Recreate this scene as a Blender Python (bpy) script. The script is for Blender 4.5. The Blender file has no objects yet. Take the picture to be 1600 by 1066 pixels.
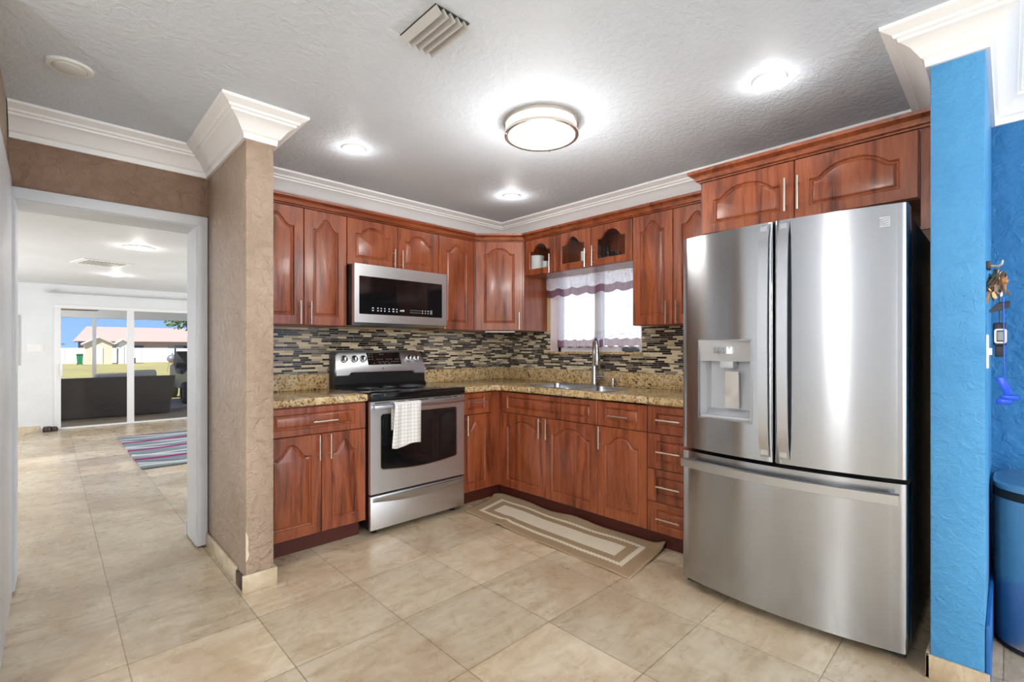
import bpy, bmesh, math, random
from mathutils import Vector, Matrix
from mathutils.geometry import tessellate_polygon
random.seed(7)
sc = bpy.context.scene
PI = math.pi

# ---------------------------------------------------------------- camera
cam_d = bpy.data.cameras.new('camera'); cam = bpy.data.objects.new('camera', cam_d)
sc.collection.objects.link(cam); sc.camera = cam
cam.location = (-3.2526, -3.5041, 1.2178)
cam.rotation_euler = (PI/2, 0, math.radians(46.0) - PI/2)
cam_d.sensor_width = 36.0; cam_d.sensor_fit = 'HORIZONTAL'
cam_d.lens = 749.08/1600*36.0
cam_d.shift_y = 10.8/1600
cam_d.clip_start = .02; cam_d.clip_end = 300

# ---------------------------------------------------------------- colour management
sc.view_settings.view_transform = 'Standard'; sc.view_settings.look = 'None'
sc.view_settings.gamma = 1.0; sc.view_settings.use_curve_mapping = False
sc.view_settings.exposure = 0.0

# ---------------------------------------------------------------- world (blue sky, paler at the horizon)
w = bpy.data.worlds.new('sky'); sc.world = w; w.use_nodes = True
wt = w.node_tree; wt.nodes.clear()
wo = wt.nodes.new('ShaderNodeOutputWorld'); bg = wt.nodes.new('ShaderNodeBackground')
tc = wt.nodes.new('ShaderNodeTexCoord'); sx = wt.nodes.new('ShaderNodeSeparateXYZ'); rp = wt.nodes.new('ShaderNodeValToRGB')
wt.links.new(tc.outputs['Generated'], sx.inputs[0]); wt.links.new(sx.outputs['Z'], rp.inputs[0])
rp.color_ramp.elements[0].position = 0.0; rp.color_ramp.elements[0].color = (.36, .60, .98, 1)
rp.color_ramp.elements[1].position = .25; rp.color_ramp.elements[1].color = (.12, .32, .85, 1)
wt.links.new(rp.outputs[0], bg.inputs[0]); bg.inputs[1].default_value = 1.1
wt.links.new(bg.outputs[0], wo.inputs[0])

def light(name, kind, loc, energy, color=(1, 1, 1), parent=None, **kw):
    d = bpy.data.lights.new(name, kind); o = bpy.data.objects.new(name, d)
    sc.collection.objects.link(o); o.location = loc; d.energy = energy; d.color = color
    for k, v in kw.items():
        if k == 'rot': o.rotation_euler = v
        else: setattr(d, k, v)
    if parent: o.parent = parent
    return o
light('sun', 'SUN', (0, 0, 20), 10.0, (1, .96, .90), rot=(math.radians(38), 0, math.radians(-55)), angle=math.radians(.6))
# added fill lights out of view; no windows are modelled at these spots
light('rear_fill', 'AREA', (-4.9, -7.7, 1.35), 70, (.95, .975, 1), rot=(PI/2, 0, 0), shape='RECTANGLE', size=2.2, size_y=2.0)
light('rear_fill', 'AREA', (-1.3, -7.7, 1.35), 60, (.95, .975, 1), rot=(PI/2, 0, 0), shape='RECTANGLE', size=1.9, size_y=2.0)
light('side_streak_fill', 'AREA', (-6.3, -3.55, 1.35), 4, (.95, .975, 1), rot=(PI/2, 0, -PI/2), shape='RECTANGLE', size=.13, size_y=2.0)  # narrow strips added for vertical streak reflections on the refrigerator doors
light('side_streak_fill', 'AREA', (-6.3, -5.3, 1.35), 3, (.95, .975, 1), rot=(PI/2, 0, -PI/2), shape='RECTANGLE', size=.10, size_y=2.0)
light('living_right_fill', 'AREA', (-.02, 3.4, 1.1), 70, (.97, .985, 1), rot=(PI/2, 0, PI/2), shape='RECTANGLE', size=3.2, size_y=1.5)  # unseen fill added to brighten the living room from both sides
light('living_left_fill', 'AREA', (-5.0, 3.6, 1.2), 65, (.97, .985, 1), rot=(PI/2, 0, -PI/2), shape='RECTANGLE', size=3.0, size_y=1.5)

# ================================================================= node helpers
class NT:
    def __init__(s, name):
        s.m = bpy.data.materials.new(name); s.m.use_nodes = True; s.t = s.m.node_tree
        s.b = s.t.nodes['Principled BSDF']; s.out = s.t.nodes['Material Output']
    def n(s, typ, **kw):
        nd = s.t.nodes.new(typ)
        for k, v in kw.items():
            setattr(nd, k, v)
        return nd
    def l(s, a, b): s.t.links.new(a, b)
    def val(s, sock, v):
        if hasattr(v, 'is_output') or isinstance(v, bpy.types.NodeSocket): s.l(v, sock)
        else: sock.default_value = v
    def math(s, op, a, b=None, c=None):
        nd = s.n('ShaderNodeMath', operation=op); s.val(nd.inputs[0], a)
        if b is not None: s.val(nd.inputs[1], b)
        if c is not None: s.val(nd.inputs[2], c)
        return nd.outputs[0]
    def coords(s, kind='Object', scale=None, loc=None):
        o = s.n('ShaderNodeTexCoord').outputs[kind]
        if scale or loc:
            mp = s.n('ShaderNodeMapping'); s.l(o, mp.inputs[0])
            if scale: mp.inputs['Scale'].default_value = scale
            if loc: mp.inputs['Location'].default_value = loc
            o = mp.outputs[0]
        return o
    def noise(s, vec, scale=5, detail=3, rough=.55, dist=0, out='Fac'):
        nd = s.n('ShaderNodeTexNoise'); s.l(vec, nd.inputs['Vector'])
        nd.inputs['Scale'].default_value = scale; nd.inputs['Detail'].default_value = detail
        nd.inputs['Roughness'].default_value = rough; nd.inputs['Distortion'].default_value = dist
        return nd.outputs[out]
    def ramp(s, fac, stops, interp='LINEAR'):
        nd = s.n('ShaderNodeValToRGB'); s.l(fac, nd.inputs[0]); cr = nd.color_ramp; cr.interpolation = interp
        while len(cr.elements) > 1: cr.elements.remove(cr.elements[0])
        cr.elements[0].position = stops[0][0]; cr.elements[0].color = (*stops[0][1], 1)
        for p, c in stops[1:]:
            e = cr.elements.new(p); e.color = (*c, 1)
        return nd.outputs[0]
    def mix(s, fac, a, b, mode='MIX'):
        nd = s.n('ShaderNodeMix', data_type='RGBA', blend_type=mode); s.val(nd.inputs[0], fac)
        for i, v in ((6, a), (7, b)):
            if isinstance(v, tuple): nd.inputs[i].default_value = (*v, 1)
            else: s.l(v, nd.inputs[i])
        return nd.outputs[2]
    def bump(s, h, strength=.3, dist=.01):
        nd = s.n('ShaderNodeBump'); nd.inputs['Strength'].default_value = strength; nd.inputs['Distance'].default_value = dist
        s.l(h, nd.inputs['Height']); s.l(nd.outputs[0], s.b.inputs['Normal'])
    def set(s, **kw):
        names = dict(color='Base Color', rough='Roughness', metal='Metallic', spec='Specular IOR Level', aniso='Anisotropic',
                     anrot='Anisotropic Rotation', trans='Transmission Weight', coat='Coat Weight', coatr='Coat Roughness', ior='IOR',
                     alpha='Alpha', ecol='Emission Color', estr='Emission Strength', sheen='Sheen Weight')
        for k, v in kw.items():
            if isinstance(v, tuple) and len(v) == 3: v = (*v, 1)
            s.val(s.b.inputs[names[k]], v)
        return s
def srgb(r, g, b):
    return tuple(((c/255)/12.92 if c/255 <= .04045 else ((c/255+.055)/1.055)**2.4) for c in (r, g, b))
def plain(name, col, rough=.5, **kw):
    return NT(name).set(color=col, rough=rough, **kw).m
M = {}

def wood_mat(name, horizontal=False):
    t = NT(name); oi = t.n('ShaderNodeObjectInfo')
    c = t.coords('Object')
    off = t.n('ShaderNodeVectorMath', operation='SCALE'); off.inputs[0].default_value = (7.3, 3.1, 5.7); t.l(oi.outputs['Random'], off.inputs['Scale'])
    ad = t.n('ShaderNodeVectorMath', operation='ADD'); t.l(c, ad.inputs[0]); t.l(off.outputs[0], ad.inputs[1])
    def mapped(sx, sy, sz):
        mp = t.n('ShaderNodeMapping'); t.l(ad.outputs[0], mp.inputs[0]); mp.inputs['Scale'].default_value = (sx, sy, sz); return mp.outputs[0]
    if horizontal: a, b_, f = mapped(1.2, 9, 12), mapped(1.5, 26, 34), mapped(5, 200, 220)
    else: a, b_, f = mapped(9, 9, 1.1), mapped(30, 30, 1.8), mapped(210, 210, 6)
    n1 = t.noise(a, 1.0, 4, .6, 1.4); n2 = t.noise(b_, 1.0, 4, .65, .8); n3 = t.noise(f, 1.0, 2, .5)
    base = t.ramp(n1, [(.27, srgb(84, 38, 20)), (.43, srgb(134, 66, 37)), (.6, srgb(162, 88, 52)), (.76, srgb(116, 56, 31))])
    dark = t.ramp(n2, [(.33, (.22, .15, .12)), (.46, (1, 1, 1))])
    col = t.mix(.62, base, dark, 'MULTIPLY')
    fine = t.ramp(n3, [(.35, (.72, .68, .66)), (.6, (1, 1, 1))])
    col = t.mix(.45, col, fine, 'MULTIPLY')
    t.set(color=col, rough=.32, spec=.5, coat=.25, coatr=.15)
    return t.m
M['wood'] = wood_mat('cherry_wood')
M['wood_h'] = wood_mat('cherry_wood_moulding', True)
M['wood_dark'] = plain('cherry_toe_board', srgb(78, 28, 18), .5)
M['inside'] = plain('cabinet_inside', srgb(96, 62, 46), .6)

def plaster(name, col, col2, bump=.35, rough=.5, scale=26, mottling=3):
    t = NT(name); c = t.coords('Object')
    n = t.noise(c, mottling, 4, .6); colr = t.ramp(n, [(.3, col2), (.65, col)])
    h1 = t.noise(c, scale, 5, .6, .5); r1 = t.ramp(h1, [(.42, (0, 0, 0)), (.62, (1, 1, 1))])
    h2 = t.noise(c, scale*5, 3, .6)
    h = t.math('ADD', r1, t.math('MULTIPLY', h2, .5))
    t.set(color=colr, rough=rough, spec=.35); t.bump(h, bump, .006)
    return t.m
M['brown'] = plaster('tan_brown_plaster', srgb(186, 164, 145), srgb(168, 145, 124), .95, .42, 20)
M['brown_shaded'] = plaster('brown_plaster_shaded', srgb(158, 130, 110), srgb(140, 112, 93), 1.0, .5, 16)  # same brown wall paint with the shade put into its colour
M['kwall'] = plaster('beige_wall_paint', srgb(205, 180, 145), srgb(196, 170, 135), .2)
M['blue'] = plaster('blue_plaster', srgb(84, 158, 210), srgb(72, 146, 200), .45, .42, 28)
M['blue_shaded'] = plaster('blue_plaster_shaded', srgb(50, 126, 180), srgb(42, 114, 168), .6, .5, 18)  # blue wall paint again, shade put into a darker colour
M['white_wall'] = plaster('white_wall_paint', srgb(226, 228, 230), srgb(220, 222, 224), .12, .6)
M['ceil'] = plaster('textured_ceiling', srgb(220, 228, 238), srgb(214, 222, 232), .38, .55, 30, 2)
M['ceil2'] = plaster('plain_ceiling', srgb(222, 224, 226), srgb(216, 218, 220), .12, .6, 14, 2)
M['crown'] = plain('white_crown_paint', srgb(246, 245, 244), .45)
M['casing'] = plaster('white_casing_paint', srgb(226, 229, 234), srgb(218, 221, 226), .06, .4, 30)
M['white'] = plain('white_plastic', srgb(235, 235, 233), .35)
M['steel_b'] = plain('brushed_nickel', srgb(215, 205, 192), .28, metal=1.0)
M['chrome'] = plain('polished_chrome', srgb(205, 206, 208), .16, metal=1.0)
M['black_glass'] = plain('black_glass', (.006, .006, .007), .06, spec=.6)
M['black'] = plain('black_enamel', (.012, .012, .013), .28)
M['dark_case'] = plain('dark_grey_case', srgb(58, 58, 60), .45)
M['rubber'] = plain('black_rubber', (.01, .01, .01), .7)
M['mark'] = plain('pale_print', srgb(225, 228, 230), .5)
M['mark_dim'] = plain('grey_print', srgb(120, 122, 124), .5)

def steel(name, col, rough=.3, aniso=.85, rot=.25, var=.03):
    t = NT(name)
    c = t.coords('Object', (1.5, 1.5, 260)); n = t.noise(c, 1, 2, .5)
    r = t.math('MULTIPLY_ADD', n, var, rough - var/2)
    t.set(color=col, metal=1.0, rough=r, aniso=aniso, anrot=rot)
    tg = t.n('ShaderNodeTangent', direction_type='RADIAL', axis='Z'); t.l(tg.outputs[0], t.b.inputs['Tangent'])
    return t.m
M['steel'] = steel('brushed_stainless', srgb(176, 178, 182), .21, .88)
M['steel_s'] = steel('soft_brushed_stainless', srgb(222, 223, 225), .42, .5)
M['steel_plain'] = plain('satin_stainless', srgb(196, 199, 204), .3, metal=1.0)
M['grey_plastic'] = plain('silver_grey_plastic', srgb(186, 188, 192), .35, metal=.25)

def mosaic():
    t = NT('mosaic_glass_tile'); g = t.coords('Object'); sp = t.n('ShaderNodeSeparateXYZ'); t.l(g, sp.inputs[0])
    hcoord = t.math('SUBTRACT', sp.outputs[0], sp.outputs[1]); z = sp.outputs[2]
    P = .0148
    zr = t.math('DIVIDE', z, P); row = t.math('FLOOR', zr); fz = t.math('FRACT', zr)
    wn = t.n('ShaderNodeTexWhiteNoise', noise_dimensions='1D'); t.l(row, wn.inputs['W'])
    x = t.math('MULTIPLY_ADD', hcoord, 13.0, t.math('MULTIPLY_ADD', wn.outputs[0], 37.0, t.math('MULTIPLY', row, 61.0)))
    v1 = t.n('ShaderNodeTexVoronoi', voronoi_dimensions='1D', feature='F1'); t.l(x, v1.inputs['W']); v1.inputs['Scale'].default_value = 1
    v2 = t.n('ShaderNodeTexVoronoi', voronoi_dimensions='1D', feature='DISTANCE_TO_EDGE'); t.l(x, v2.inputs['W']); v2.inputs['Scale'].default_value = 1
    rnd = t.n('ShaderNodeSeparateColor'); t.l(v1.outputs['Color'], rnd.inputs[0])
    col = t.ramp(rnd.outputs[0], [(0, srgb(26, 23, 24)), (.24, srgb(48, 38, 34)), (.36, srgb(96, 90, 86)), (.46, srgb(140, 130, 116)), (.56, srgb(216, 200, 164)),
                                  (.82, srgb(190, 174, 142)), (.91, srgb(116, 102, 84))], 'CONSTANT')
    gz = t.math('LESS_THAN', t.math('MINIMUM', fz, t.math('SUBTRACT', 1.0, fz)), .07)
    gx = t.math('LESS_THAN', v2.outputs[0], .013)
    gr = t.math('MAXIMUM', gz, gx)
    col = t.mix(gr, col, srgb(168, 160, 146))
    t.set(color=col, rough=t.math('MULTIPLY_ADD', gr, .4, t.math('MULTIPLY_ADD', rnd.outputs[1], .2, .08)), spec=.6)
    t.bump(t.math('SUBTRACT', 1.0, gr), .4, .002)
    return t.m
M['mosaic'] = mosaic()

def granite():
    t = NT('beige_speckled_granite'); c = t.coords('Object')
    n = t.noise(c, 14, 5, .65, .6); base = t.ramp(n, [(.3, srgb(176, 142, 92)), (.5, srgb(208, 180, 132)), (.7, srgb(222, 204, 166))])
    sp = t.noise(c, 70, 3, .7, .5); base = t.mix(t.ramp(sp, [(.55, (0, 0, 0)), (.60, (1, 1, 1))]), base, srgb(120, 86, 48))
    sd = t.noise(c, 52, 3, .7, 1.0); base = t.mix(t.ramp(sd, [(.585, (0, 0, 0)), (.62, (1, 1, 1))]), base, srgb(44, 36, 30))
    t.set(color=base, rough=.14, spec=.6); return t.m
M['granite'] = granite()

def travertine(name, tiles=True, tone=0):
    t = NT(name); c = t.coords('Object'); sp = t.n('ShaderNodeSeparateXYZ'); t.l(c, sp.inputs[0])
    n1 = t.noise(c, 1.7, 5, .6, .8)
    st = t.coords('Object', (2.0, 9.0, 2.0)); n2 = t.noise(st, 1.6, 6, .62, 1.2)
    n3 = t.noise(c, 8, 6, .7, .6)
    col = t.ramp(n2, [(.28, srgb(184, 163, 132)), (.46, srgb(203, 186, 157)), (.62, srgb(215, 201, 176)), (.8, srgb(197, 178, 148))])
    col = t.mix(t.ramp(n3, [(.50, (0, 0, 0)), (.72, (.75, .75, .75))]), col, srgb(226, 213, 190))
    col = t.mix(t.ramp(n1, [(.42, (.55, .55, .55)), (.58, (0, 0, 0))]), col, srgb(178, 152, 120))
    ph = t.noise(t.coords('Object', (11, 26, 20)), 1.3, 5, .75); pits = t.ramp(ph, [(.735, (0, 0, 0)), (.76, (1, 1, 1))])
    col = t.mix(pits, col, srgb(92, 70, 48))
    if tiles:
        gx = t.math('DIVIDE', t.math('ADD', sp.outputs[0], 2.115+46), .46); gy = t.math('DIVIDE', t.math('ADD', sp.outputs[1], 2.555+46.8), .468)
        fx, fy = t.math('FRACT', gx), t.math('FRACT', gy)
        cid = t.n('ShaderNodeCombineXYZ'); t.l(t.math('FLOOR', gx), cid.inputs[0]); t.l(t.math('FLOOR', gy), cid.inputs[1])
        wn = t.n('ShaderNodeTexWhiteNoise', noise_dimensions='3D'); t.l(cid.outputs[0], wn.inputs['Vector'])
        shade = t.math('MULTIPLY_ADD', wn.outputs[0], .30, .82)
        sh = t.n('ShaderNodeCombineXYZ')
        for i in range(3): t.l(shade, sh.inputs[i])
        col = t.mix(1.0, col, sh.outputs[0], 'MULTIPLY')
        ex = t.math('MINIMUM', fx, t.math('SUBTRACT', 1.0, fx)); ey = t.math('MINIMUM', fy, t.math('SUBTRACT', 1.0, fy))
        e = t.math('MINIMUM', ex, ey); wob = t.math('MULTIPLY_ADD', t.noise(c, 30, 2), .004, .0022)
        gr = t.math('LESS_THAN', e, wob)
        col = t.mix(t.math('MULTIPLY', gr, .75), col, srgb(112, 90, 66))
        t.bump(t.math('SUBTRACT', t.math('SUBTRACT', 1.0, gr), pits), .25, .002)
    rr = t.math('MULTIPLY_ADD', n3, .25, .16)
    t.set(color=col, rough=rr, spec=.45); return t.m
M['floor'] = travertine('travertine_floor_tile'); M['trav'] = travertine('travertine_skirting', False)

def glass(name, tint=(1, 1, 1), rough=0.0, refl=.08):
    t = NT(name); t.t.nodes.remove(t.b)
    tr = t.n('ShaderNodeBsdfTransparent'); tr.inputs[0].default_value = (*tint, 1)
    gl = t.n('ShaderNodeBsdfGlossy'); gl.inputs['Roughness'].default_value = rough
    fr = t.n('ShaderNodeFresnel'); fr.inputs[0].default_value = 1.45
    ge = t.n('ShaderNodeNewGeometry'); mx = t.n('ShaderNodeMixShader'); t.l(t.math('MULTIPLY', fr.outputs[0], t.math('SUBTRACT', 1.0, ge.outputs['Backfacing'])), mx.inputs[0]); t.l(tr.outputs[0], mx.inputs[1]); t.l(gl.outputs[0], mx.inputs[2])
    t.l(mx.outputs[0], t.out.inputs[0]); return t.m
M['pane'] = glass('clear_window_glass', (.97, .98, .98)); M['pane_dark'] = glass('cabinet_glass', (.93, .94, .95)); M['tumbler'] = glass('tumbler_glass', (.80, .83, .84), .12)

def emit(name, col, s):
    return NT(name).set(color=(0.8, .8, .8), ecol=col, estr=s).m
M['lens_on'] = emit('lit_lens', (1, .985, .96), 9.0)
M['lens_big'] = emit('lit_diffuser', (1, .985, .95), 3.4)
M['lens_off'] = plain('frosted_lens', srgb(214, 214, 212), .4)

# ================================================================= mesh helpers
class MB:
    def __init__(s): s.bm = bmesh.new()
    def box(s, x0, x1, y0, y1, z0, z1, bev=0, seg=2):
        r = bmesh.ops.create_cube(s.bm, size=1)
        vs = r['verts']
        for v in vs:
            v.co = Vector(((x0+x1)/2 + v.co.x*(x1-x0), (y0+y1)/2 + v.co.y*(y1-y0), (z0+z1)/2 + v.co.z*(z1-z0)))
        if bev:
            es = list({e for v in vs for e in v.link_edges})
            bmesh.ops.bevel(s.bm, geom=es, offset=bev, segments=seg, affect='EDGES', profile=.5)
        return s
    def tube(s, pts, r, n=10, cap=True, closed=False):
        pts = [Vector(p) for p in pts]; rings = []; N = len(pts)
        rr = r if isinstance(r, (list, tuple)) else [r]*N
        up = None
        for i, p in enumerate(pts):
            a = pts[i-1] if (i > 0 or closed) else p
            b = pts[(i+1) % N] if (i < N-1 or closed) else p
            d = (b-a).normalized()
            if up is None:
                up = Vector((0, 0, 1)) if abs(d.z) < .9 else Vector((1, 0, 0))
            u = (up - d*up.dot(d)).normalized(); v = d.cross(u); up = u
            rings.append([s.bm.verts.new(p + (u*math.cos(2*PI*k/n) + v*math.sin(2*PI*k/n))*rr[i]) for k in range(n)])
        for i in range(N if closed else N-1):
            A, B = rings[i], rings[(i+1) % N]
            for k in range(n): s.bm.faces.new((A[k], A[(k+1) % n], B[(k+1) % n], B[k]))
        if cap and not closed:
            s.bm.faces.new(rings[0][::-1]); s.bm.faces.new(rings[-1])
        return s
    def lathe(s, prof, c=(0, 0, 0), n=32, axis='Z'):
        def P(r, z, a):
            x, y = r*math.cos(a), r*math.sin(a)
            v = {'Z': (x, y, z), 'Y': (x, z, y), 'X': (z, x, y)}[axis]
            return Vector(c) + Vector(v)
        rings = []
        for r, z in prof:
            if r < 1e-6: rings.append([s.bm.verts.new(P(0, z, 0))])
            else: rings.append([s.bm.verts.new(P(r, z, 2*PI*k/n)) for k in range(n)])
        for A, B in zip(rings, rings[1:]):
            if len(A) == 1 and len(B) == 1: continue
            for k in range(n):
                k2 = (k+1) % n
                f = [A[k], A[k2], B[k2], B[k]] if len(A) > 1 and len(B) > 1 else ([A[0], B[k2], B[k]] if len(A) == 1 else [A[k], A[k2], B[0]])
                s.bm.faces.new(f)
        return s
    def prism(s, poly, z0, z1, axis='Z', holes=()):
        """poly of 2D points extruded along axis (Z: (x,y); Y: (x,z); X: (y,z))"""
        def P(p, h):
            return {'Z': (p[0], p[1], h), 'Y': (p[0], h, p[1]), 'X': (h, p[0], p[1])}[axis]
        loops = [poly] + list(holes)
        flat = [p for lp in loops for p in lp]
        tris = tessellate_polygon([[Vector((p[0], p[1], 0)) for p in lp] for lp in loops])
        lo = [s.bm.verts.new(P(p, z0)) for p in flat]; hi = [s.bm.verts.new(P(p, z1)) for p in flat]
        for t in tris:
            try:
                s.bm.faces.new([hi[i] for i in t]); s.bm.faces.new([lo[i] for i in t][::-1])
            except ValueError: pass
        k = 0
        for lp in loops:
            m = len(lp)
            for i in range(m):
                a, b = k+i, k+(i+1) % m
                s.bm.faces.new((lo[a], lo[b], hi[b], hi[a]))
            k += m
        return s
    def sweep(s, prof, path, closed=False):
        """profile [(out, z)] swept along a 2D path; out is to the right of travel; mitred"""
        n = len(path); rings = []
        for i, p in enumerate(path):
            def nrm(a, b):
                d = Vector((b[0]-a[0], b[1]-a[1])).normalized(); return Vector((d.y, -d.x))
            if i == 0: m = nrm(path[0], path[1])
            elif i == n-1: m = nrm(path[-2], path[-1])
            else:
                n1, n2 = nrm(path[i-1], p), nrm(p, path[i+1]); m = (n1+n2)/max(.2, 1+n1.dot(n2))
            rings.append([s.bm.verts.new((p[0]+m.x*o, p[1]+m.y*o, z)) for o, z in prof])
        k = len(prof)
        for A, B in zip(rings, rings[1:]):
            for j in range(k): s.bm.faces.new((A[j], A[(j+1) % k], B[(j+1) % k], B[j]))
        for R in (rings[0], rings[-1]):
            try: s.bm.faces.new(R)
            except ValueError: pass
        return s
    def grid(s, nx, ny, fn, back=0):
        vs = [[s.bm.verts.new(fn(i/nx, j/ny)) for j in range(ny+1)] for i in range(nx+1)]
        for i in range(nx):
            for j in range(ny): s.bm.faces.new((vs[i][j], vs[i+1][j], vs[i+1][j+1], vs[i][j+1]))
        return s
    def loops(s, rings, close_last=True):
        """bridge equally sized closed rings of 3D points; fill the last"""
        R = [[s.bm.verts.new(p) for p in r] for r in rings]; n = len(R[0])
        for A, B in zip(R, R[1:]):
            for k in range(n): s.bm.faces.new((A[k], A[(k+1) % n], B[(k+1) % n], B[k]))
        if close_last: s.fill(R[-1])
        return R
    def fill(s, *loops):
        flat = [v for lp in loops for v in lp]
        # choose a plane by dropping the smallest extent
        ex = [max(v.co[i] for v in flat)-min(v.co[i] for v in flat) for i in range(3)]
        k = ex.index(min(ex)); ax = [i for i in range(3) if i != k]
        tris = tessellate_polygon([[Vector((v.co[ax[0]], v.co[ax[1]], 0)) for v in lp] for lp in loops])
        for t in tris:
            try: s.bm.faces.new([flat[i] for i in t])
            except ValueError: pass
    def build(s, name, mat, parent=None, smooth=35, solid=0, recalc=True):
        if recalc: bmesh.ops.recalc_face_normals(s.bm, faces=s.bm.faces[:])
        me = bpy.data.meshes.new(name); s.bm.to_mesh(me); s.bm.free()
        o = bpy.data.objects.new(name, me); sc.collection.objects.link(o)
        for m in (mat if isinstance(mat, (list, tuple)) else [mat]): me.materials.append(m)
        if smooth:
            for p in me.polygons: p.use_smooth = True
            me.set_sharp_from_angle(angle=math.radians(smooth))
        if parent: o.parent = parent
        if solid:
            md = o.modifiers.new('thickness', 'SOLIDIFY'); md.thickness = solid; md.offset = 0
        return o
def box(name, mat, b, parent=None, bev=0, seg=2): return MB().box(*b, bev=bev, seg=seg).build(name, mat, parent)
def tag(o, label, cat, group=None, kind=None):
    if label: o['label'] = label
    if cat: o['category'] = cat
    if group: o['group'] = group
    if kind: o['kind'] = kind
    return o
def thing(name, label, cat, loc=(0, 0, 0), rz=0, group=None):
    o = bpy.data.objects.new(name, None); sc.collection.objects.link(o)
    o.location = loc; o.rotation_euler = (0, 0, rz); o.empty_display_size = .05
    return tag(o, label, cat, group)
def struct(o, label, cat): return tag(o, label, cat, kind='structure')
def copy_thing(o, loc=None, rz=None, label=None):
    c = o.copy(); sc.collection.objects.link(c)
    if loc is not None: c.location = loc
    if rz is not None: c.rotation_euler = (0, 0, rz)
    if label: c['label'] = label
    for ch in o.children:
        d = ch.copy(); sc.collection.objects.link(d); d.parent = c
        if d.type == 'LIGHT': pass
    return c

# ================================================================= the room
W = -.04            # faces of the two kitchen walls, left of and right of the corner
CZ = 2.405          # kitchen ceiling
DW = -.07           # face of the wall with the doorway
LX = -3.40          # face of the left wall
LCZ = 2.16          # living room ceiling
FY = 6.30           # far wall of the living room

struct(box('floor', M['floor'], (-6.6, .25, -8.0, FY+.15, -.12, 0)), 'beige travertine tile floor of kitchen and living room', 'floor')
struct(box('ceiling', M['ceil'], (-6.6, .15, -8.0, .17, CZ, CZ+.25)), 'white textured kitchen ceiling', 'ceiling')
struct(box('ceiling', M['ceil2'], (-5.2, .25, .17, FY+.15, LCZ, CZ+.25)), 'plain white living room ceiling seen through doorway', 'ceiling')

# doorway wall + kitchen stove wall (one mesh, doorway cut out)
ox0, ox1, oz = -3.373, -2.610, 1.955
struct(box('wall_doorway', M['brown_shaded'], (ox0-.04, -2.548, DW, .17, oz+.02, CZ)), 'brown plaster strip of wall above the doorway', 'wall')
struct(MB().box(-2.60, -2.548, DW+.002, .17, 0, oz+.02).build('wall_doorway', M['brown_shaded']), 'brown wall beside the right door jamb', 'wall')
struct(MB().box(-5.2, ox0-.02, DW+.002, .17, 0, CZ).build('wall_doorway', M['brown_shaded']), 'wall left of the doorway', 'wall')
struct(box('wall_stove', M['kwall'], (-2.548, .12, W, .17, 0, CZ)), 'kitchen wall behind the stove', 'wall')
struct(box('wall_stub', M['brown'], (-2.548, -2.418, -.868, W, 0, CZ), bev=.004), 'tan textured wall end between doorway and kitchen cabinets', 'wall')
struct(box('wall_left', M['brown'], (LX-.12, LX, -1.25, DW, 0, CZ)), 'brown wall sliver at the left edge of the doorway', 'wall')
struct(box('wall_side', M['white_wall'], (-6.6, LX-.12, -1.25, -1.13, 0, CZ)), 'wall beside the left opening', 'wall')
# wall with window
wy0, wy1, wz0, wz1 = -1.59, -.673, 1.185, 1.99
mb = MB()
mb.prism([(-8.0, 0), (W+.16, 0), (W+.16, CZ), (-8.0, CZ)], W, .12, 'X', holes=[[(wy0, wz0), (wy1, wz0), (wy1, wz1), (wy0, wz1)]])
o = mb.build('wall_window', [M['kwall'], M['blue_shaded']])
for p in o.data.polygons:
    pass
struct(o, 'kitchen wall with the curtained window over the sink', 'wall')
# blue paint on the same wall beyond the stub is its own skin, its colour darkened for shade
struct(box('wall_blue', M['blue_shaded'], (W-.012, W-.0005, -8.0, -3.448, 0, CZ)), 'blue plaster wall, darkened for shade, beyond the blue wall end', 'wall')
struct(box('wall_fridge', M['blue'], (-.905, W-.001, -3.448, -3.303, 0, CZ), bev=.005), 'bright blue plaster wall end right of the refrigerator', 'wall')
struct(box('wall_rear', M['white_wall'], (-6.6, .1, -8.12, -8.0, 0, CZ)), 'rear wall', 'wall')
struct(box('wall_far_side', M['white_wall'], (-6.72, -6.6, -8.0, -1.13, 0, CZ)), 'side wall', 'wall')
# living room walls
sx0, sx1, sz1 = -3.20, -.05, 1.865
mb = MB(); mb.prism([(-5.2, 0), (.13, 0), (.13, LCZ), (-5.2, LCZ)], FY, FY+.15, 'Y', holes=[[(sx0, .001), (sx1, .001), (sx1, sz1), (sx0, sz1)]])
struct(mb.build('wall_patio', M['white_wall']), 'white living room wall around the sliding glass door', 'wall')
struct(box('wall_living', M['white_wall'], (-5.32, -5.2, .17, FY+.15, 0, LCZ)), 'living room side wall', 'wall')
struct(box('wall_living', M['white_wall'], (.13, .25, .17, FY+.15, 0, LCZ)), 'living room right wall', 'wall')
struct(box('wall_living', M['white_wall'], (-5.2, ox0-.06, .171, .19, 0, LCZ)), 'living room side of the doorway wall, left part', 'wall')
struct(box('wall_living', M['white_wall'], (ox1+.06, .13, .171, .19, 0, LCZ)), 'living room side of the doorway wall, right part', 'wall')

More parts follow.
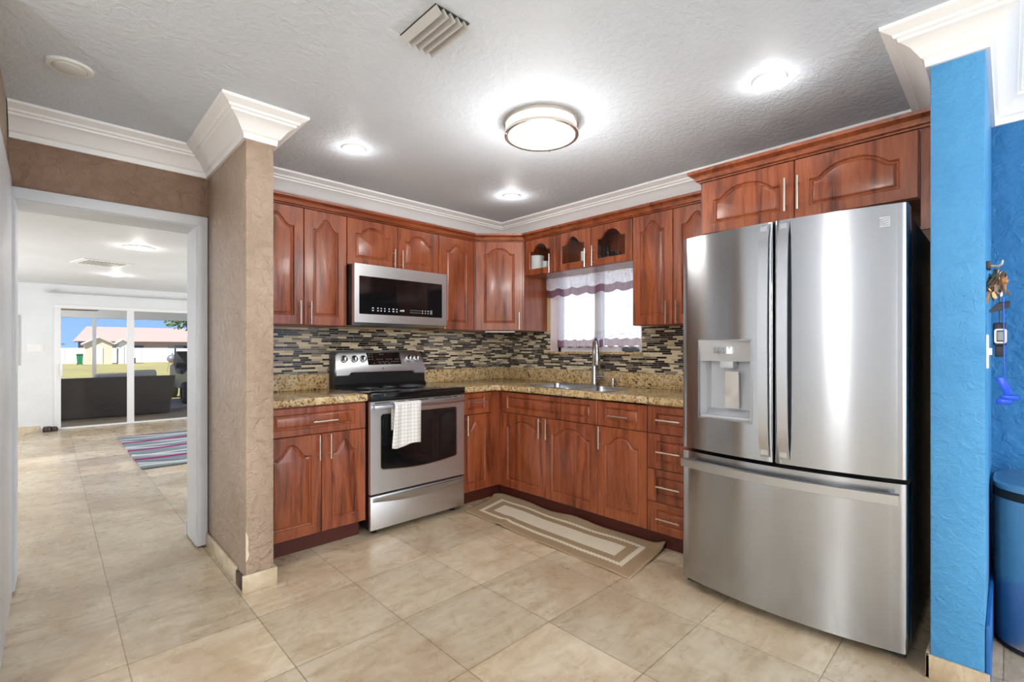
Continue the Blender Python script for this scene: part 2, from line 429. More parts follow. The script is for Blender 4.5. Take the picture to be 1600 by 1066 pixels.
# door casing: jambs, head and flat front trim
mb = MB()
mb.box(ox1, ox1+.02, DW-.005, .185, .012, oz); mb.box(ox0-.02, ox0, DW-.005, .185, .012, oz); mb.box(ox0-.02, ox1+.02, DW-.005, .185, oz, oz+.02)
mb.box(ox1+.004, -2.552, DW-.022, DW, .012, oz+.062, bev=.003); mb.box(LX+.002, ox0-.004, DW-.022, DW, .012, oz+.062, bev=.003)
mb.box(LX+.002, -2.552, DW-.0225, DW, oz+.004, oz+.062, bev=.003)
mb.box(ox1+.005, ox1+.065, .19, .205, .10, oz+.06); mb.box(ox0-.065, ox0-.005, .19, .205, .10, oz+.06); mb.box(ox1-.004, ox1+.055, .19, .215, 0.0, .10)
struct(mb.build('door_1', M['casing']), 'white painted casing of the doorway to the living room', 'door frame')
mb = MB(); mb.box(LX, LX+.016, -1.0, DW-.03, 0, 2.05, bev=.004)
struct(mb.build('door_2', M['casing']), 'white door trim on the left wall', 'door frame')

# chipped paint on the corner of the wall end
chip = [(-2.5485, .30), (-2.541, .285), (-2.536, .25), (-2.539, .21), (-2.533, .185), (-2.541, .16), (-2.5485, .15)]
stub = bpy.data.objects['wall_stub']
MB().prism(chip, -.8692, -.8678, 'Y').build('paint_chip', plain('bare_plaster', srgb(226, 208, 190), .8), stub)
# crown mouldings
crown = [(0, CZ-.147), (.013, CZ-.147), (.016, CZ-.120), (.026, CZ-.113), (.034, CZ-.100), (.052, CZ-.075), (.074, CZ-.058), (.084, CZ-.054), (.086, CZ-.044),
         (.096, CZ-.040), (.100, CZ-.030), (.118, CZ-.020), (.132, CZ-.012), (.134, CZ), (0, CZ)]
def crown_piece(path, label):
    struct(MB().sweep(crown, path).build('trim_1', M['crown'], smooth=22), label, 'crown moulding')
crown_piece([(LX+.004, DW), (-2.548, DW), (-2.548, -.868), (-2.418, -.868), (-2.418, W), (W, W), (W, -3.303), (-.905, -3.303), (-.905, -3.448), (W-.012, -3.448), (W-.012, -6.5)],
            'white crown moulding around the kitchen ceiling')

# travertine skirting tiles
mb = MB()
mb.box(-2.562, -2.549, -.73, DW-.024, 0, .088, bev=.002)
mb.box(-2.566, -2.404, -.8815, -.869, 0, .088, bev=.002)
mb.box(-2.417, -2.404, -.868, -.60, 0, .088, bev=.003)
struct(mb.build('baseboard_left', M['trav']), 'travertine skirting tiles around the tan wall end', 'baseboard')
mb = MB(); mb.box(-2.559, -2.549, -.868, -.733, 0, .07)
struct(mb.build('baseboard_left', plaster('grimy_tile_gap', srgb(120, 102, 84), srgb(40, 33, 28), .8, .8, 40, 14)), 'dark grimy gap at the corner of the skirting tiles', 'baseboard')
mb = MB(); mb.box(-.919, -.906, -3.46, -3.290, 0, .085, bev=.002); mb.box(-.919, -.80, -3.302, -3.290, 0, .085, bev=.002)
struct(mb.build('baseboard_right', M['trav']), 'travertine skirting tile at the foot of the blue wall end', 'baseboard')
mb = MB(); mb.box(-.905, W-.013, -3.461, -3.449, 0, .25, bev=.003)
struct(mb.build('baseboard_blue', plain('blue_gloss_board', srgb(28, 100, 170), .35)), 'blue painted board low on the side of the blue wall end', 'baseboard')
mb = MB(); mb.box(-5.2, -3.35, FY-.013, FY-.001, 0, .085)
struct(mb.build('baseboard_far', M['trav']), 'travertine skirting on the far living room wall', 'baseboard')

# mosaic backsplash skins
mb = MB(); mb.box(-2.417, W-.009, W-.008, W, 1.031, 1.364)
struct(mb.build('trim_2', M['mosaic']), 'mosaic strip tile backsplash behind the stove', 'tile backsplash')
mb = MB(); mb.box(W-.008, W, -2.40, W-.009, 1.031, 1.164); mb.box(W-.008, W, -.672, W-.009, 1.164, 1.364); mb.box(W-.008, W, -2.40, -1.592, 1.164, 1.372)
struct(mb.build('trim_2', M['mosaic']), 'mosaic strip tile backsplash around the sink window', 'tile backsplash')

# ================================================================= kitchen window
mb = MB()
X0, X1 = .055, .10
mb.box(X0, X1, wy0, wy0+.04, wz0, wz1); mb.box(X0, X1, wy1-.04, wy1, wz0, wz1); mb.box(X0, X1, wy0, wy1, wz0, wz0+.045); mb.box(X0, X1, wy0, wy1, wz1-.04, wz1)
ym = (wy0+wy1)/2 + .01
mb.box(X0-.012, X1, ym-.03, ym+.03, wz0, wz1)
wf = mb.build('window_1', plain('white_window_vinyl', srgb(232, 232, 234), .4)); struct(wf, 'white sliding window behind sheer curtains over the sink', 'window')
MB().box(.074, .080, wy0+.03, wy1-.03, wz0+.03, wz1-.03).build('pane', M['pane'], wf)
mb = MB(); mb.box(W-.03, X0, wy0-.01, wy1+.01, wz0-.02, wz0-.0005, bev=.003)
struct(mb.build('trim_3', M['granite']), 'granite sill of the sink window', 'window sill')
mb = MB(); mb.box(W-.006, X0, wy1-.008, wy1-.0005, wz0+.0005, wz1); mb.box(W-.006, X0, wy0+.0005, wy0+.008, wz0+.0005, wz1)
struct(mb.build('trim_4', plain('pinkish_reveal_paint', srgb(226, 208, 202), .5)), 'pale pink painted reveal at the sides of the sink window', 'window reveal')

# sheer curtain material
def sheer(name, alpha, pattern):
    t = NT(name); t.t.nodes.remove(t.b); c = t.coords('Object')
    sp = t.n('ShaderNodeSeparateXYZ'); t.l(c, sp.inputs[0])
    tr = t.n('ShaderNodeBsdfTransparent'); tl = t.n('ShaderNodeBsdfTranslucent'); df = t.n('ShaderNodeBsdfDiffuse')
    v = t.n('ShaderNodeTexVoronoi'); t.l(t.coords('Object', (0.01, 1, 1)), v.inputs['Vector']); v.inputs['Scale'].default_value = 80
    dots = t.math('LESS_THAN', v.outputs['Distance'], .33)
    hue = t.n('ShaderNodeSeparateColor'); t.l(v.outputs['Color'], hue.inputs[0])
    pc = t.ramp(hue.outputs[0], [(0, srgb(150, 140, 155)), (.3, srgb(215, 160, 170)), (.5, srgb(150, 168, 198)), (.7, srgb(200, 140, 135)), (.85, srgb(160, 182, 178))], 'CONSTANT')
    z = sp.outputs[2]
    if pattern == 'valance': band = t.math('GREATER_THAN', z, 1.69)
    else:
        band = t.math('MULTIPLY', t.math('GREATER_THAN', z, 1.29), t.math('LESS_THAN', z, 1.36))
        edge = t.math('LESS_THAN', t.math('ABSOLUTE', t.math('ADD', sp.outputs[1], 1.62)), .09)
        edge2 = t.math('LESS_THAN', t.math('ABSOLUTE', t.math('ADD', sp.outputs[1], .72)), .09)
        band = t.math('MAXIMUM', t.math('MULTIPLY', band, 1.0), t.math('MULTIPLY', t.math('MAXIMUM', edge, edge2), .9))
    fac = t.math('MULTIPLY', dots, band)
    col = t.mix(t.math('MULTIPLY', fac, .75), srgb(238, 236, 240), pc)
    t.l(col, tl.inputs[0]); t.l(col, df.inputs[0])
    m1 = t.n('ShaderNodeMixShader'); m1.inputs[0].default_value = .4; t.l(tl.outputs[0], m1.inputs[1]); t.l(df.outputs[0], m1.inputs[2])
    m2 = t.n('ShaderNodeMixShader'); t.l(t.math('MINIMUM', t.math('MULTIPLY_ADD', fac, .5, alpha), 1.0), m2.inputs[0]); t.l(tr.outputs[0], m2.inputs[1]); t.l(m1.outputs[0], m2.inputs[2])
    t.l(m2.outputs[0], t.out.inputs[0]); return t.m
M['sheer'] = sheer('sheer_printed_voile', .46, 'cafe'); M['sheer_v'] = sheer('printed_valance_voile', .68, 'valance')
def burg(name, a):
    t = NT(name); t.t.nodes.remove(t.b); tr = t.n('ShaderNodeBsdfTransparent'); tl = t.n('ShaderNodeBsdfTranslucent'); df = t.n('ShaderNodeBsdfDiffuse')
    for q in (tl, df): q.inputs[0].default_value = (*srgb(118, 62, 84), 1)
    m1 = t.n('ShaderNodeMixShader'); m1.inputs[0].default_value = .55; t.l(tl.outputs[0], m1.inputs[1]); t.l(df.outputs[0], m1.inputs[2])
    m2 = t.n('ShaderNodeMixShader'); m2.inputs[0].default_value = a; t.l(tr.outputs[0], m2.inputs[1]); t.l(m1.outputs[0], m2.inputs[2]); t.l(m2.outputs[0], t.out.inputs[0]); return t.m
M['burg'] = burg('burgundy_voile', .82)
def curtain(name, label, y0, y1, ztop, zb, x, mat, waves, amp, band, ph=0, hem=.0, tie=None):
    t = thing(name, label, 'curtain', (x, (y0+y1)/2, zb))
    yc = (y0+y1)/2
    def f(u, z, off=0):
        s = (z-zb)/(ztop-zb)
        yy = y0 + (y1-y0)*u
        xx = amp*(1-.5*s)*math.sin(2*PI*waves*u+ph) + amp*.5*math.sin(2*PI*waves*1.7*u+ph*2+1)
        dz = hem*math.sin(2*PI*waves*u+ph+.8)*(1-s)
        if tie: yy += tie*(s-.5)*(.5-abs(u-.5))
        return Vector((x+xx, yy, z+dz))
    nx = int(waves*14)
    a = MB().grid(nx, 14, lambda u, v: f(u, zb+band+(ztop-zb-band)*v)).build('panel', mat, None, 60)
    b = MB().grid(nx, 3, lambda u, v: f(u, zb+band*v)).build('hem_band', M['burg'], None, 60)
    b['label'] = 'burgundy hem band'
    for q in (a, b):
        q.parent = t; q.matrix_parent_inverse = Matrix.Translation(t.location).inverted()
    return t
curtain('window_valance', 'printed voile valance with burgundy hem at top of sink window', wy0-.10, wy1+.03, 1.93, 1.665, -.075, M['sheer_v'], 7, .012, .062, .4, .010)
curtain('cafe_curtain', 'left sheer curtain panel with burgundy hem behind the faucet', -1.185, wy1-.02, 1.84, 1.225, .022, M['sheer'], 5, .010, .062, 1.0, .006)
curtain('cafe_curtain', 'right sheer curtain panel with burgundy hem beside the grey cloth', wy0+.01, -1.20, 1.84, 1.232, .022, M['sheer'], 4, .010, .062, 2.0, .006)
cr = MB().tube([(-.052, wy0-.10, 1.932), (-.052, wy1+.03, 1.932)], .007).build('curtain_rod', M['white'])
tag(cr, 'thin white rod carrying the valance of the sink window', 'curtain rod')
# grey cloth on sill
mb = MB(); pts = [(-.045, -1.42-.012*i, 1.203+.004*math.sin(i*.9)) for i in range(13)]
mb.tube(pts, [.010, .017, .020, .021, .020, .019, .019, .018, .017, .016, .015, .013, .009], 12)
tag(mb.build('rolled_cloth', plain('grey_cloth', srgb(92, 94, 102), .9)), 'dark grey rolled cloth on right end of window sill', 'cloth')

# ================================================================= cabinet fronts
def offset_poly(pts, d):
    n = len(pts); out = []
    for i in range(n):
        a, b, c = Vector(pts[i-1]), Vector(pts[i]), Vector(pts[(i+1) % n])
        e1, e2 = (b-a).normalized(), (c-b).normalized()
        n1, n2 = Vector((-e1.y, e1.x)), Vector((-e2.y, e2.x))     # left normal = inward for CCW
        m = (n1+n2)/max(.35, 1+n1.dot(n2)); p = b+m*d; out.append((p.x, p.y))
    return out
def panel_outline(w, h, mx, mb_, mt, arch, n=36):
    """CCW outline of the panel with a cathedral top"""
    x0, x1, z0, zs = mx, w-mx, mb_, h-mt-arch
    pts = [(x0, z0), (x1, z0), (x1, zs)]
    if arch:
        sh = min(.032, (x1-x0)*.14); hw = (x1-x0)/2 - sh; cx = (x0+x1)/2
        st = arch*.22
        pts.append((x1-sh*.65, zs))
        for i in range(n+1):
            s = math.cos(PI*i/n) if False else 1-2*i/n
            q = abs(s); wide = (x1-x0) > 4.0*arch; e_ = 1.0 if wide else 1.7; k_ = 2.5 if wide else 2.2
            zz = zs + arch*(.10*(1-max(0, (q-.92)/.08)) if q > .92 else .10+.90*(1-(q/.92)**k_)**e_)
            pts.append((cx+hw*s, zz))
        pts.append((x0+sh*.65, zs))
    else:
        pts.append(pts[-1]) if False else None
    pts.append((x0, zs))
    return pts
def front(name, parent, x0, x1, z0, z1, arch=.05, mx=.058, mbot=.06, mtop=.05, glass_=False, mat=None, handle=None, t=.02, label=None):
    """a door or drawer front; local front face at y=0, back at y=t"""
    g = .0018; x0 += g; x1 -= g; z0 += g; z1 -= g; w, h = x1-x0, z1-z0
    ol = panel_outline(w, h, mx, mbot, mtop, arch)
    def ring(pts, y): return [Vector((x0+p[0], y, z0+p[1])) for p in pts]
    rect = [(0, 0), (w, 0), (w, h), (0, h)]; r2 = offset_poly(rect, .003)
    mb = MB()
    a = [mb.bm.verts.new(p) for p in ring(rect, t)]; b = [mb.bm.verts.new(p) for p in ring(rect, .003)]; c = [mb.bm.verts.new(p) for p in ring(r2, 0)]
    for A, B in ((a, b), (b, c)):
        for k in range(4): mb.bm.faces.new((A[k], A[(k+1) % 4], B[(k+1) % 4], B[k]))
    if glass_:
        R = mb.loops([ring(ol, 0), ring(offset_poly(ol, .004), .006), ring(offset_poly(ol, .004), t)], close_last=False)
        mb.fill(c, R[0]); mb.fill(a, R[-1])
    else:
        R = mb.loops([ring(ol, 0), ring(offset_poly(ol, .004), .0065), ring(offset_poly(ol, .008), .0090), ring(offset_poly(ol, .011), .0090), ring(offset_poly(ol, .021), .0016), ring(offset_poly(ol, .024), .0006)])
        mb.fill(c, R[0]); mb.fill(a)
    d = mb.build(name, mat or M['wood'], parent, smooth=28)
    if label: d['label'] = label
    if glass_:
        p = MB().prism([(x0+q[0], z0+q[1]) for q in ol], .009, .012, 'Y').build('glass_pane', M['pane_dark'], d)
    if handle:
        kind, hx, hz, L = handle; mb = MB()
        if kind == 'v':
            mb.tube([(hx, -.030, hz), (hx, -.030, hz+L)], .0052, 10)
            for q in (.2, .8): mb.tube([(hx, 0.001, hz+L*q), (hx, -.030, hz+L*q)], .0038, 8)
        else:
            mb.tube([(hx, -.030, hz), (hx+L, -.030, hz)], .0052, 10)
            for q in (.2, .8): mb.tube([(hx+L*q, 0.001, hz), (hx+L*q, -.030, hz)], .0038, 8)
        mb.build('handle', M['steel_b'], d)['label'] = 'brushed nickel bar handle'
    return d
def carcass(parent, w, z0, z1, depth, y0=.021, top=True, mat=None):
    mb = MB(); th = .016
    mb.box(0, th, y0, depth, z0, z1); mb.box(w-th, w, y0, depth, z0, z1); mb.box(th, w-th, y0, depth, z0, z0+th)
    if top: mb.box(th, w-th, y0, depth, z1-th, z1)
    mb.box(th, w-th, depth-.008, depth, z0+th, z1-th)
    return mb.build('cabinet_body', mat or M['wood'], parent)
def toe(parent, x0, x1, y=.062, h=.10):
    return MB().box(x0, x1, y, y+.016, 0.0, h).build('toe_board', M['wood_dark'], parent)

BF = -.617; UF = -.329
D_ = -W - .001
# --- base cabinets
def base_A(x0, x1): return (x0, BF, 0)
HB = .15
t = thing('base_cabinet', 'two door base cabinet with one drawer between tan wall end and stove', 'cabinet', (-2.4165, BF, 0))
wA = -1.777+2.4165; s0 = -2.065+2.4165
carcass(t, wA, .10, .874, -W*-1+0.57 if False else .574); toe(t, 0, wA-.02)
front('drawer', t, 0, wA, .70, .868, arch=0, mx=.075, mbot=.038, mtop=.036, handle=('h', -2.126+2.4165, .777, .15))
front('door', t, 0, s0, .103, .70, handle=('v', -2.086+2.4165, .545, HB), arch=.075, mtop=.045)
front('door', t, s0, wA, .103, .70, handle=('v', -2.018+2.4165, .545, HB), arch=.075, mtop=.045)

t = thing('base_cabinet', 'narrow one door base cabinet between stove and inside corner', 'cabinet', (-1.0, BF, 0))
carcass(t, .38, .10, .874, .574); toe(t, .02, .445)
front('drawer', t, 0, .304, .70, .868, arch=0, mx=.062, mbot=.038, mtop=.036, handle=('h', .085, .793, .15))
front('door', t, 0, .304, .103, .70, handle=('v', .043, .548, HB), arch=.07, mtop=.045)
MB().box(.306, .3945, .012, .0205, .10, .868).build('filler', M['wood'], t)

RB = -PI/2
def rootB(name, label, cat, X, Y): return thing(name, label, cat, (X, Y, 0), RB)
t = rootB('base_cabinet', 'wide sink base cabinet with two arched doors below the faucet', 'cabinet', BF, -.659)
wS = .935; m = .47
carcass(t, wS, .10, .874, .574, top=False); toe(t, -.095, wS)
front('drawer_front', t, 0, wS, .70, .866, arch=0, mx=.055, mbot=.036, mtop=.034)
front('door', t, 0, m, .103, .70, handle=('v', -1.086*-1-.659, .545, HB), arch=.058, mtop=.05)
front('door', t, m, wS, .103, .70, handle=('v', 1.156-.659, .547, HB), arch=.058, mtop=.05)
MB().box(-.0535, -.002, .012, .0205, .10, .866).build('filler', M['wood'], t)
t = rootB('base_cabinet', 'one door one drawer base cabinet right of the sink cabinet', 'cabinet', BF, -1.5945)
carcass(t, .37, .10, .874, .574, top=False); toe(t, 0, .37)
front('drawer', t, 0, .37, .70, .866, arch=0, mx=.06, mbot=.038, mtop=.036, handle=('h', .102, .777, .152))
front('door', t, 0, .37, .103, .70, handle=('v', .03, .549, HB), arch=.06, mtop=.05)
t = rootB('base_cabinet', 'four drawer base cabinet beside the refrigerator', 'cabinet', BF, -1.965)
carcass(t, .355, .10, .874, .574); toe(t, 0, .355)
for za, zb in ((.70, .866), (.485, .70), (.286, .485), (.103, .286)):
    front('drawer', t, 0, .355, za, zb, arch=0, mx=.062, mbot=.04, mtop=.04, handle=('h', .075, (za+zb)/2+.003, .15))

# --- upper cabinets
UZ0, UZ1 = 1.366, 2.127; UD = -W*-1+.0; ud = -UF + W - .001
def upper(label, X, Y, rot, w, z0, doors, z1=UZ1, depth=None, name='wall_cabinet'):
    t = thing(name, label, 'cabinet', (X, Y, z0), rot)
    d = depth or ud
    carcass(t, w, 0, z1-z0, d)
    for (a, b, kw) in doors: front('door', t, a, b, 0, z1-z0, **kw)
    return t
x0 = -2.4165
upper('tall two door wall cabinet left of the microwave', x0, UF, 0, -1.772-x0, UZ0, [
    (0, -2.063-x0, dict(handle=('v', -2.093-x0, .006, .15), arch=.072, mtop=.05)),
    (-2.063-x0, -1.772-x0, dict(handle=('v', -2.026-x0, .006, .15), arch=.072, mtop=.05))])
x0 = -1.770
upper('short two door wall cabinet above the microwave', x0, UF, 0, -1.0-x0, 1.797, [
    (0, .395, dict(handle=('v', -1.412-x0, .016, .135), arch=.055, mtop=.045, mbot=.055, mx=.06)),
    (.395, -1.0-x0, dict(handle=('v', -1.347-x0, .016, .135), arch=.055, mtop=.045, mbot=.055, mx=.06))])
x0 = -.998
upper('narrow one door wall cabinet right of the microwave', x0, UF, 0, -.640-x0, UZ0, [
    (0, -.640-x0, dict(handle=('v', .035, .006, .15), arch=.06, mtop=.05, mx=.07))])
# diagonal corner cabinet
P0, P1 = Vector((-.638, UF)), Vector((UF, -.629)); dv = P1-P0; L = dv.length; ang = math.atan2(dv.y, dv.x)
t = thing('corner_wall_cabinet', 'diagonal corner wall cabinet with one arched door', 'cabinet', (P0.x, P0.y, UZ0), ang)
def loc2(x, y):
    d = Vector((x, y))-P0; return (d.x*math.cos(-ang)-d.y*math.sin(-ang), d.x*math.sin(-ang)+d.y*math.cos(-ang))
poly = [(.001, .021), (L-.001, .021), loc2(UF+.002, -.631), loc2(W-.001, -.631), loc2(W-.001, W-.001), loc2(-.638, W-.001), loc2(-.638, UF+.002)]
MB().prism(poly, 0, UZ1-UZ0).build('cabinet_body', M['wood'], t)
front('door', t, 0.012, L-.012, 0, UZ1-UZ0, arch=.05, mtop=.055, mx=.07, handle=('v', L-.045, .006, .15))
ub = thing('under_cabinet_light', 'thin white lamp strip under the corner wall cabinet', 'light', (-.42, -.42, UZ0-.014), ang)
MB().box(-.13, .13, -.03, .03, 0, .013, bev=.003).build('housing', M['white'], ub)
# glass door cabinets
GZ = 1.828
upper('short glass door wall cabinet holding white cups', UF, -.631, RB, .347, GZ, [
    (0, .347, dict(handle=('v', .936-.631, -.002, .15), glass_=True, arch=.055, mtop=.04, mbot=.048, mx=.055))])
upper('short wall cabinet with two glass doors above the window', UF, -.979, RB, .703, GZ, [
    (0, .342, dict(handle=('v', 1.289-.979, 0.0, .14), glass_=True, arch=.06, mtop=.04, mbot=.05, mx=.055)),
    (.342, .703, dict(handle=('v', 1.357-.979, 0.0, .15), glass_=True, arch=.06, mtop=.04, mbot=.05, mx=.055))])
upper('tall two door wall cabinet between window and refrigerator', UF, -1.685, RB, .625, UZ0+.006, [
    (0, .300, dict(handle=('v', 1.948-1.685, .004, .15), arch=.065, mtop=.045)),
    (.300, .625, dict(handle=('v', 2.021-1.685, .004, .15), arch=.065, mtop=.045))])
FX = -.663
t = upper('deep two door wall cabinet above the refrigerator', FX, -2.316, RB, .932, 1.84, [
    (.012, .469, dict(handle=('v', .434, .04, .16), arch=.055, mtop=.05, mbot=.05, mx=.06)),
    (.469, .931, dict(handle=('v', .489, .04, .16), arch=.055, mtop=.05, mbot=.05, mx=.06))], depth=-FX+W-.002)
MB().box(.935, .985, .018, .034, -.13, UZ1-1.84).build('filler', M['wood'], t)

# wood crown on the cabinets
wc = [(-.02, 2.128), (.002, 2.128), (.004, 2.134), (.016, 2.139), (.018, 2.146), (.024, 2.158), (.036, 2.167), (.046, 2.171), (.048, 2.186), (-.02, 2.186)]
o = MB().sweep(wc, [(-2.417, UF), (-.638, UF), (UF, -.629), (UF, -2.264)]).build('cabinet_crown', M['wood_h'], smooth=25)
tag(o, 'cherry crown strip along the tops of the corner wall cabinets', 'cabinet trim')
o = MB().sweep(wc, [(-.20, -2.314), (FX, -2.314), (FX, -3.302)]).build('cabinet_crown', M['wood_h'], smooth=25)
tag(o, 'cherry crown strip on the cabinet above the refrigerator', 'cabinet trim')

# dishes behind the glass doors
M['china'] = plain('white_china', srgb(232, 232, 230), .25)
def cup(name, label, cat, x, y, r, h, n=1):
    t = thing(name, label, cat, (x, y, GZ+.017))
    for i in range(n):
        z = i*h
        MB().lathe([(0, z), (r*.86, z), (r*.9, z+.004), (r*.95, z+h*.8), (r, z+h-.004), (r*.95, z+h-.002), (r*.88, z+.012), (0, z+.010)], n=28).build('cup' if n > 1 else 'bowl', M['china'], t)
    return t
c0 = thing('bowl_stack', 'stack of white bowls at left in the small glass door cabinet', 'bowls', (-.24, -.695, GZ+.017))
for k in range(4):
    z = .034*k
    MB().lathe([(0, z), (.05, z), (.058, z+.012), (.062, z+.055), (.058, z+.055), (.052, z+.016), (0, z+.010)], n=28).build('bowl', M['china'], c0)
cp = MB().lathe([(0, 0), (.024, 0), (.026, .004), (.028, .10), (.025, .10), (.023, .008), (0, .006)], (-.25, -.80, GZ+.017), 24).build('small_cup', M['china'])
tag(cp, 'small white cup beside the stacked bowls behind glass', 'cup')
cp = MB().lathe([(0, 0), (.03, 0), (.04, .03), (.042, .12), (.038, .12), (.036, .03), (0, .008)], (-.25, -1.225, GZ+.017), 24).build('white_mug', M['china'])
tag(cp, 'white mug at right end behind the middle glass door', 'mug')
for i, (gx, gy, gh, gl) in enumerate([(-.265, -1.362, .15, 'tallest clear tumbler nearest the left edge of right glass door'), (-.225, -1.405, .14, 'second clear tumbler from left behind right glass door'),
                                  (-.265, -1.44, .085, 'third clear tumbler from left behind right glass door'), (-.225, -1.475, .09, 'fourth clear tumbler behind right glass door'),
                                  (-.265, -1.525, .075, 'short clear tumbler furthest right behind right glass door')]):
    o = MB().lathe([(0, 0), (.022, 0), (.024, gh), (.022, gh), (.020, .008), (0, .008)], (gx, gy, GZ+.017), 20).build('tumbler', M['tumbler']); tag(o, gl, 'glass', 'tumblers behind the right glass door')

# ================================================================= worktops and sink
CT0, CT1 = .8765, .921; CF = -.636
def rrect(x0, x1, y0, y1, r, n=6):
    pts = []
    for (cx, cy, a0) in ((x1-r, y1-r, 0), (x0+r, y1-r, 90), (x0+r, y0+r, 180), (x1-r, y0+r, 270)):
        for i in range(n+1):
            a = math.radians(a0+90*i/n); pts.append((cx+r*math.cos(a), cy+r*math.sin(a)))
    return pts
def worktop(name, label, poly, holes=()):
    """granite slab with an eased edge, built as stacked outlines"""
    mb = MB(); rings = []
    for off, z in ((.004, CT0), (0, CT0+.006), (0, CT1-.010), (.003, CT1-.003), (.009, CT1)):
        rings.append([Vector((p[0], p[1], z)) for p in offset_poly(poly, off)])
    R = mb.loops(rings, close_last=False)
    hr = []
    for h in holes:
        H = mb.loops([[Vector((p[0], p[1], CT1)) for p in h], [Vector((p[0], p[1], CT0)) for p in h]], close_last=False); hr.append(H)
    mb.fill(R[-1], *[H[0] for H in hr]); mb.fill(R[0], *[H[1] for H in hr])
    o = mb.build(name, M['granite'], None, smooth=40); tag(o, label, 'worktop'); return o
a = worktop('granite_worktop', 'short granite worktop left of the stove', [(-2.4165, CF), (-1.7755, CF), (-1.7755, W-.001), (-2.4165, W-.001)])
MB().box(-2.4165, -1.7955, W-.022, W-.001, CT1, 1.030, bev=.002).build('backsplash', M['granite'], a)
rc = .09; arc = []
cxx, cyy = CF-rc, CF-rc    # rounded inner corner
for i in range(9):
    aa = math.radians(90-90*i/8); arc.append((cxx+rc*math.cos(aa), cyy+rc*math.sin(aa)))
b1 = rrect(-.545, -.175, -1.29, -.86, .05); b2 = rrect(-.545, -.215, -1.60, -1.325, .05)
Lp = [(-1.0085, CF)] + arc + [(CF, -2.328), (W-.001, -2.328), (W-.001, W-.001), (-1.0085, W-.001)]
b = worktop('granite_worktop', 'L-shaped granite worktop around the sink corner', Lp, [b1, b2])
MB().box(-.99, W-.022, W-.022, W-.001, CT1, 1.030, bev=.002).box(W-.022, W-.001, -2.328, W-.001, CT1, 1.030, bev=.002).build('backsplash', M['granite'], b)
sk = thing('kitchen_sink', 'stainless double bowl sink sunk into granite below the window', 'sink', (-.36, -1.2, CT0-.19))
def bowl(name, poly, depth):
    mb = MB(); zt = CT0-.001
    R = [[Vector((p[0], p[1], z)) for p in offset_poly(poly, o)] for o, z in ((-.014, CT1+.0008), (-.013, CT1+.003), (.001, CT1+.003), (.003, CT1-.004), (.006, zt-.02), (.012, zt-depth+.03), (.035, zt-depth), (.06, zt-depth-.001))]
    mb.loops(R); q = mb.build(name, M['steel_plain'], sk, 50, recalc=False); q.matrix_parent_inverse = Matrix.Translation(sk.location).inverted(); return q
q = bowl('large_bowl', b1, .18); q = bowl('small_bowl', b2, .15)
for nm, cx_, cy_, zz in (('drain', -.36, -1.075, CT0-.181), ('drain', -.38, -1.46, CT0-.151)):
    q = MB().lathe([(0, .003), (.03, .003), (.042, .001), (.044, 0)], (cx_, cy_, zz), 24).build(nm, M['chrome'], sk); q.matrix_parent_inverse = Matrix.Translation(sk.location).inverted()

# faucet
t = thing('kitchen_faucet', 'tall chrome pull-down faucet standing behind the sink', 'faucet', (-.115, -1.205, CT1+.0005))
MB().lathe([(0, 0), (.034, 0), (.034, .006), (.027, .010), (.025, .03), (.024, .12), (.022, .20)], n=24).build('base_column', M['chrome'], t)
dx, dy = -.735, -.68
pts = [(0, 0, .19), (0, 0, .27)]
for i in range(13):
    a = PI*i/12; r = .085; pts.append((dx*r*(1-math.cos(a)), dy*r*(1-math.cos(a)), .280+r*math.sin(a)))
e = pts[-1]; pts.append((e[0], e[1], .26))
MB().tube(pts, .0185, 14).build('gooseneck', M['chrome'], t)
MB().tube([(e[0], e[1], .27), (e[0], e[1], .25), (e[0], e[1], .17), (e[0], e[1], .155)], [.019, .022, .026, .021], 16).build('spray_head', M['chrome'], t)
MB().tube([(.01, -.012, .062), (.02, -.085, .062)], .021, 16).tube([(.016, -.062, .062), (.014, -.066, .10), (.0, -.07, .135)], [.010, .008, .007], 10).build('lever', M['chrome'], t)
t = thing('soap_pump', 'small chrome cap on the worktop right of the faucet', 'soap dispenser', (-.10, -1.37, CT1+.0005))
MB().lathe([(0, 0), (.02, 0), (.02, .004), (.015, .007), (.014, .04), (.016, .042), (.016, .056), (.012, .062), (0, .062)], n=20).build('cap', M['chrome'], t)
MB().tube([(0, 0, .05), (-.03, -.02, .052)], .005, 8).build('nozzle', M['chrome'], t)

# ================================================================= stove
t = thing('electric_stove', 'stainless freestanding electric stove with black glass cooktop', 'stove', (-1.772, -.6665, 0))
SW = .760; SD = .6665+W-.004
MB().box(0.002, SW-.002, .03, SD-.02, .04, .905).build('oven_body', M['black'], t)
# oven door with window opening, arched lower edge
dz0, dz1 = .272, .868
wl, wr, wt_, wb = .073, .692, .785, .425
win = [(wl+.012, wb)]
for i in range(1, 16):
    u = i/16; win.append((wl+.012+(wr-wl-.024)*u, wb-.022*math.sin(PI*u)))
win += [(wr-.012, wb), (wr, wb+.012), (wr, wt_-.012), (wr-.012, wt_), (wl+.012, wt_), (wl, wt_-.012), (wl, wb+.012)]
d = MB().prism([(0, dz0), (SW, dz0), (SW, dz1), (0, dz1)], 0, .028, 'Y', holes=[win]).build('oven_door', M['steel_s'], t)
d['label'] = 'stainless oven door'
MB().prism(offset_poly(win, -.001), .004, .012, 'Y').build('oven_window', M['black_glass'], d)
mb = MB()
n = len(win); rimo = offset_poly(win, -.005); rimi = offset_poly(win, .001)
R = mb.loops([[Vector((p[0], -.001, p[1])) for p in rimo], [Vector((p[0], -.001, p[1])) for p in rimi], [Vector((p[0], .006, p[1])) for p in rimi]], close_last=False)
mb.build('window_rim', M['steel_b'], d)
mb = MB()
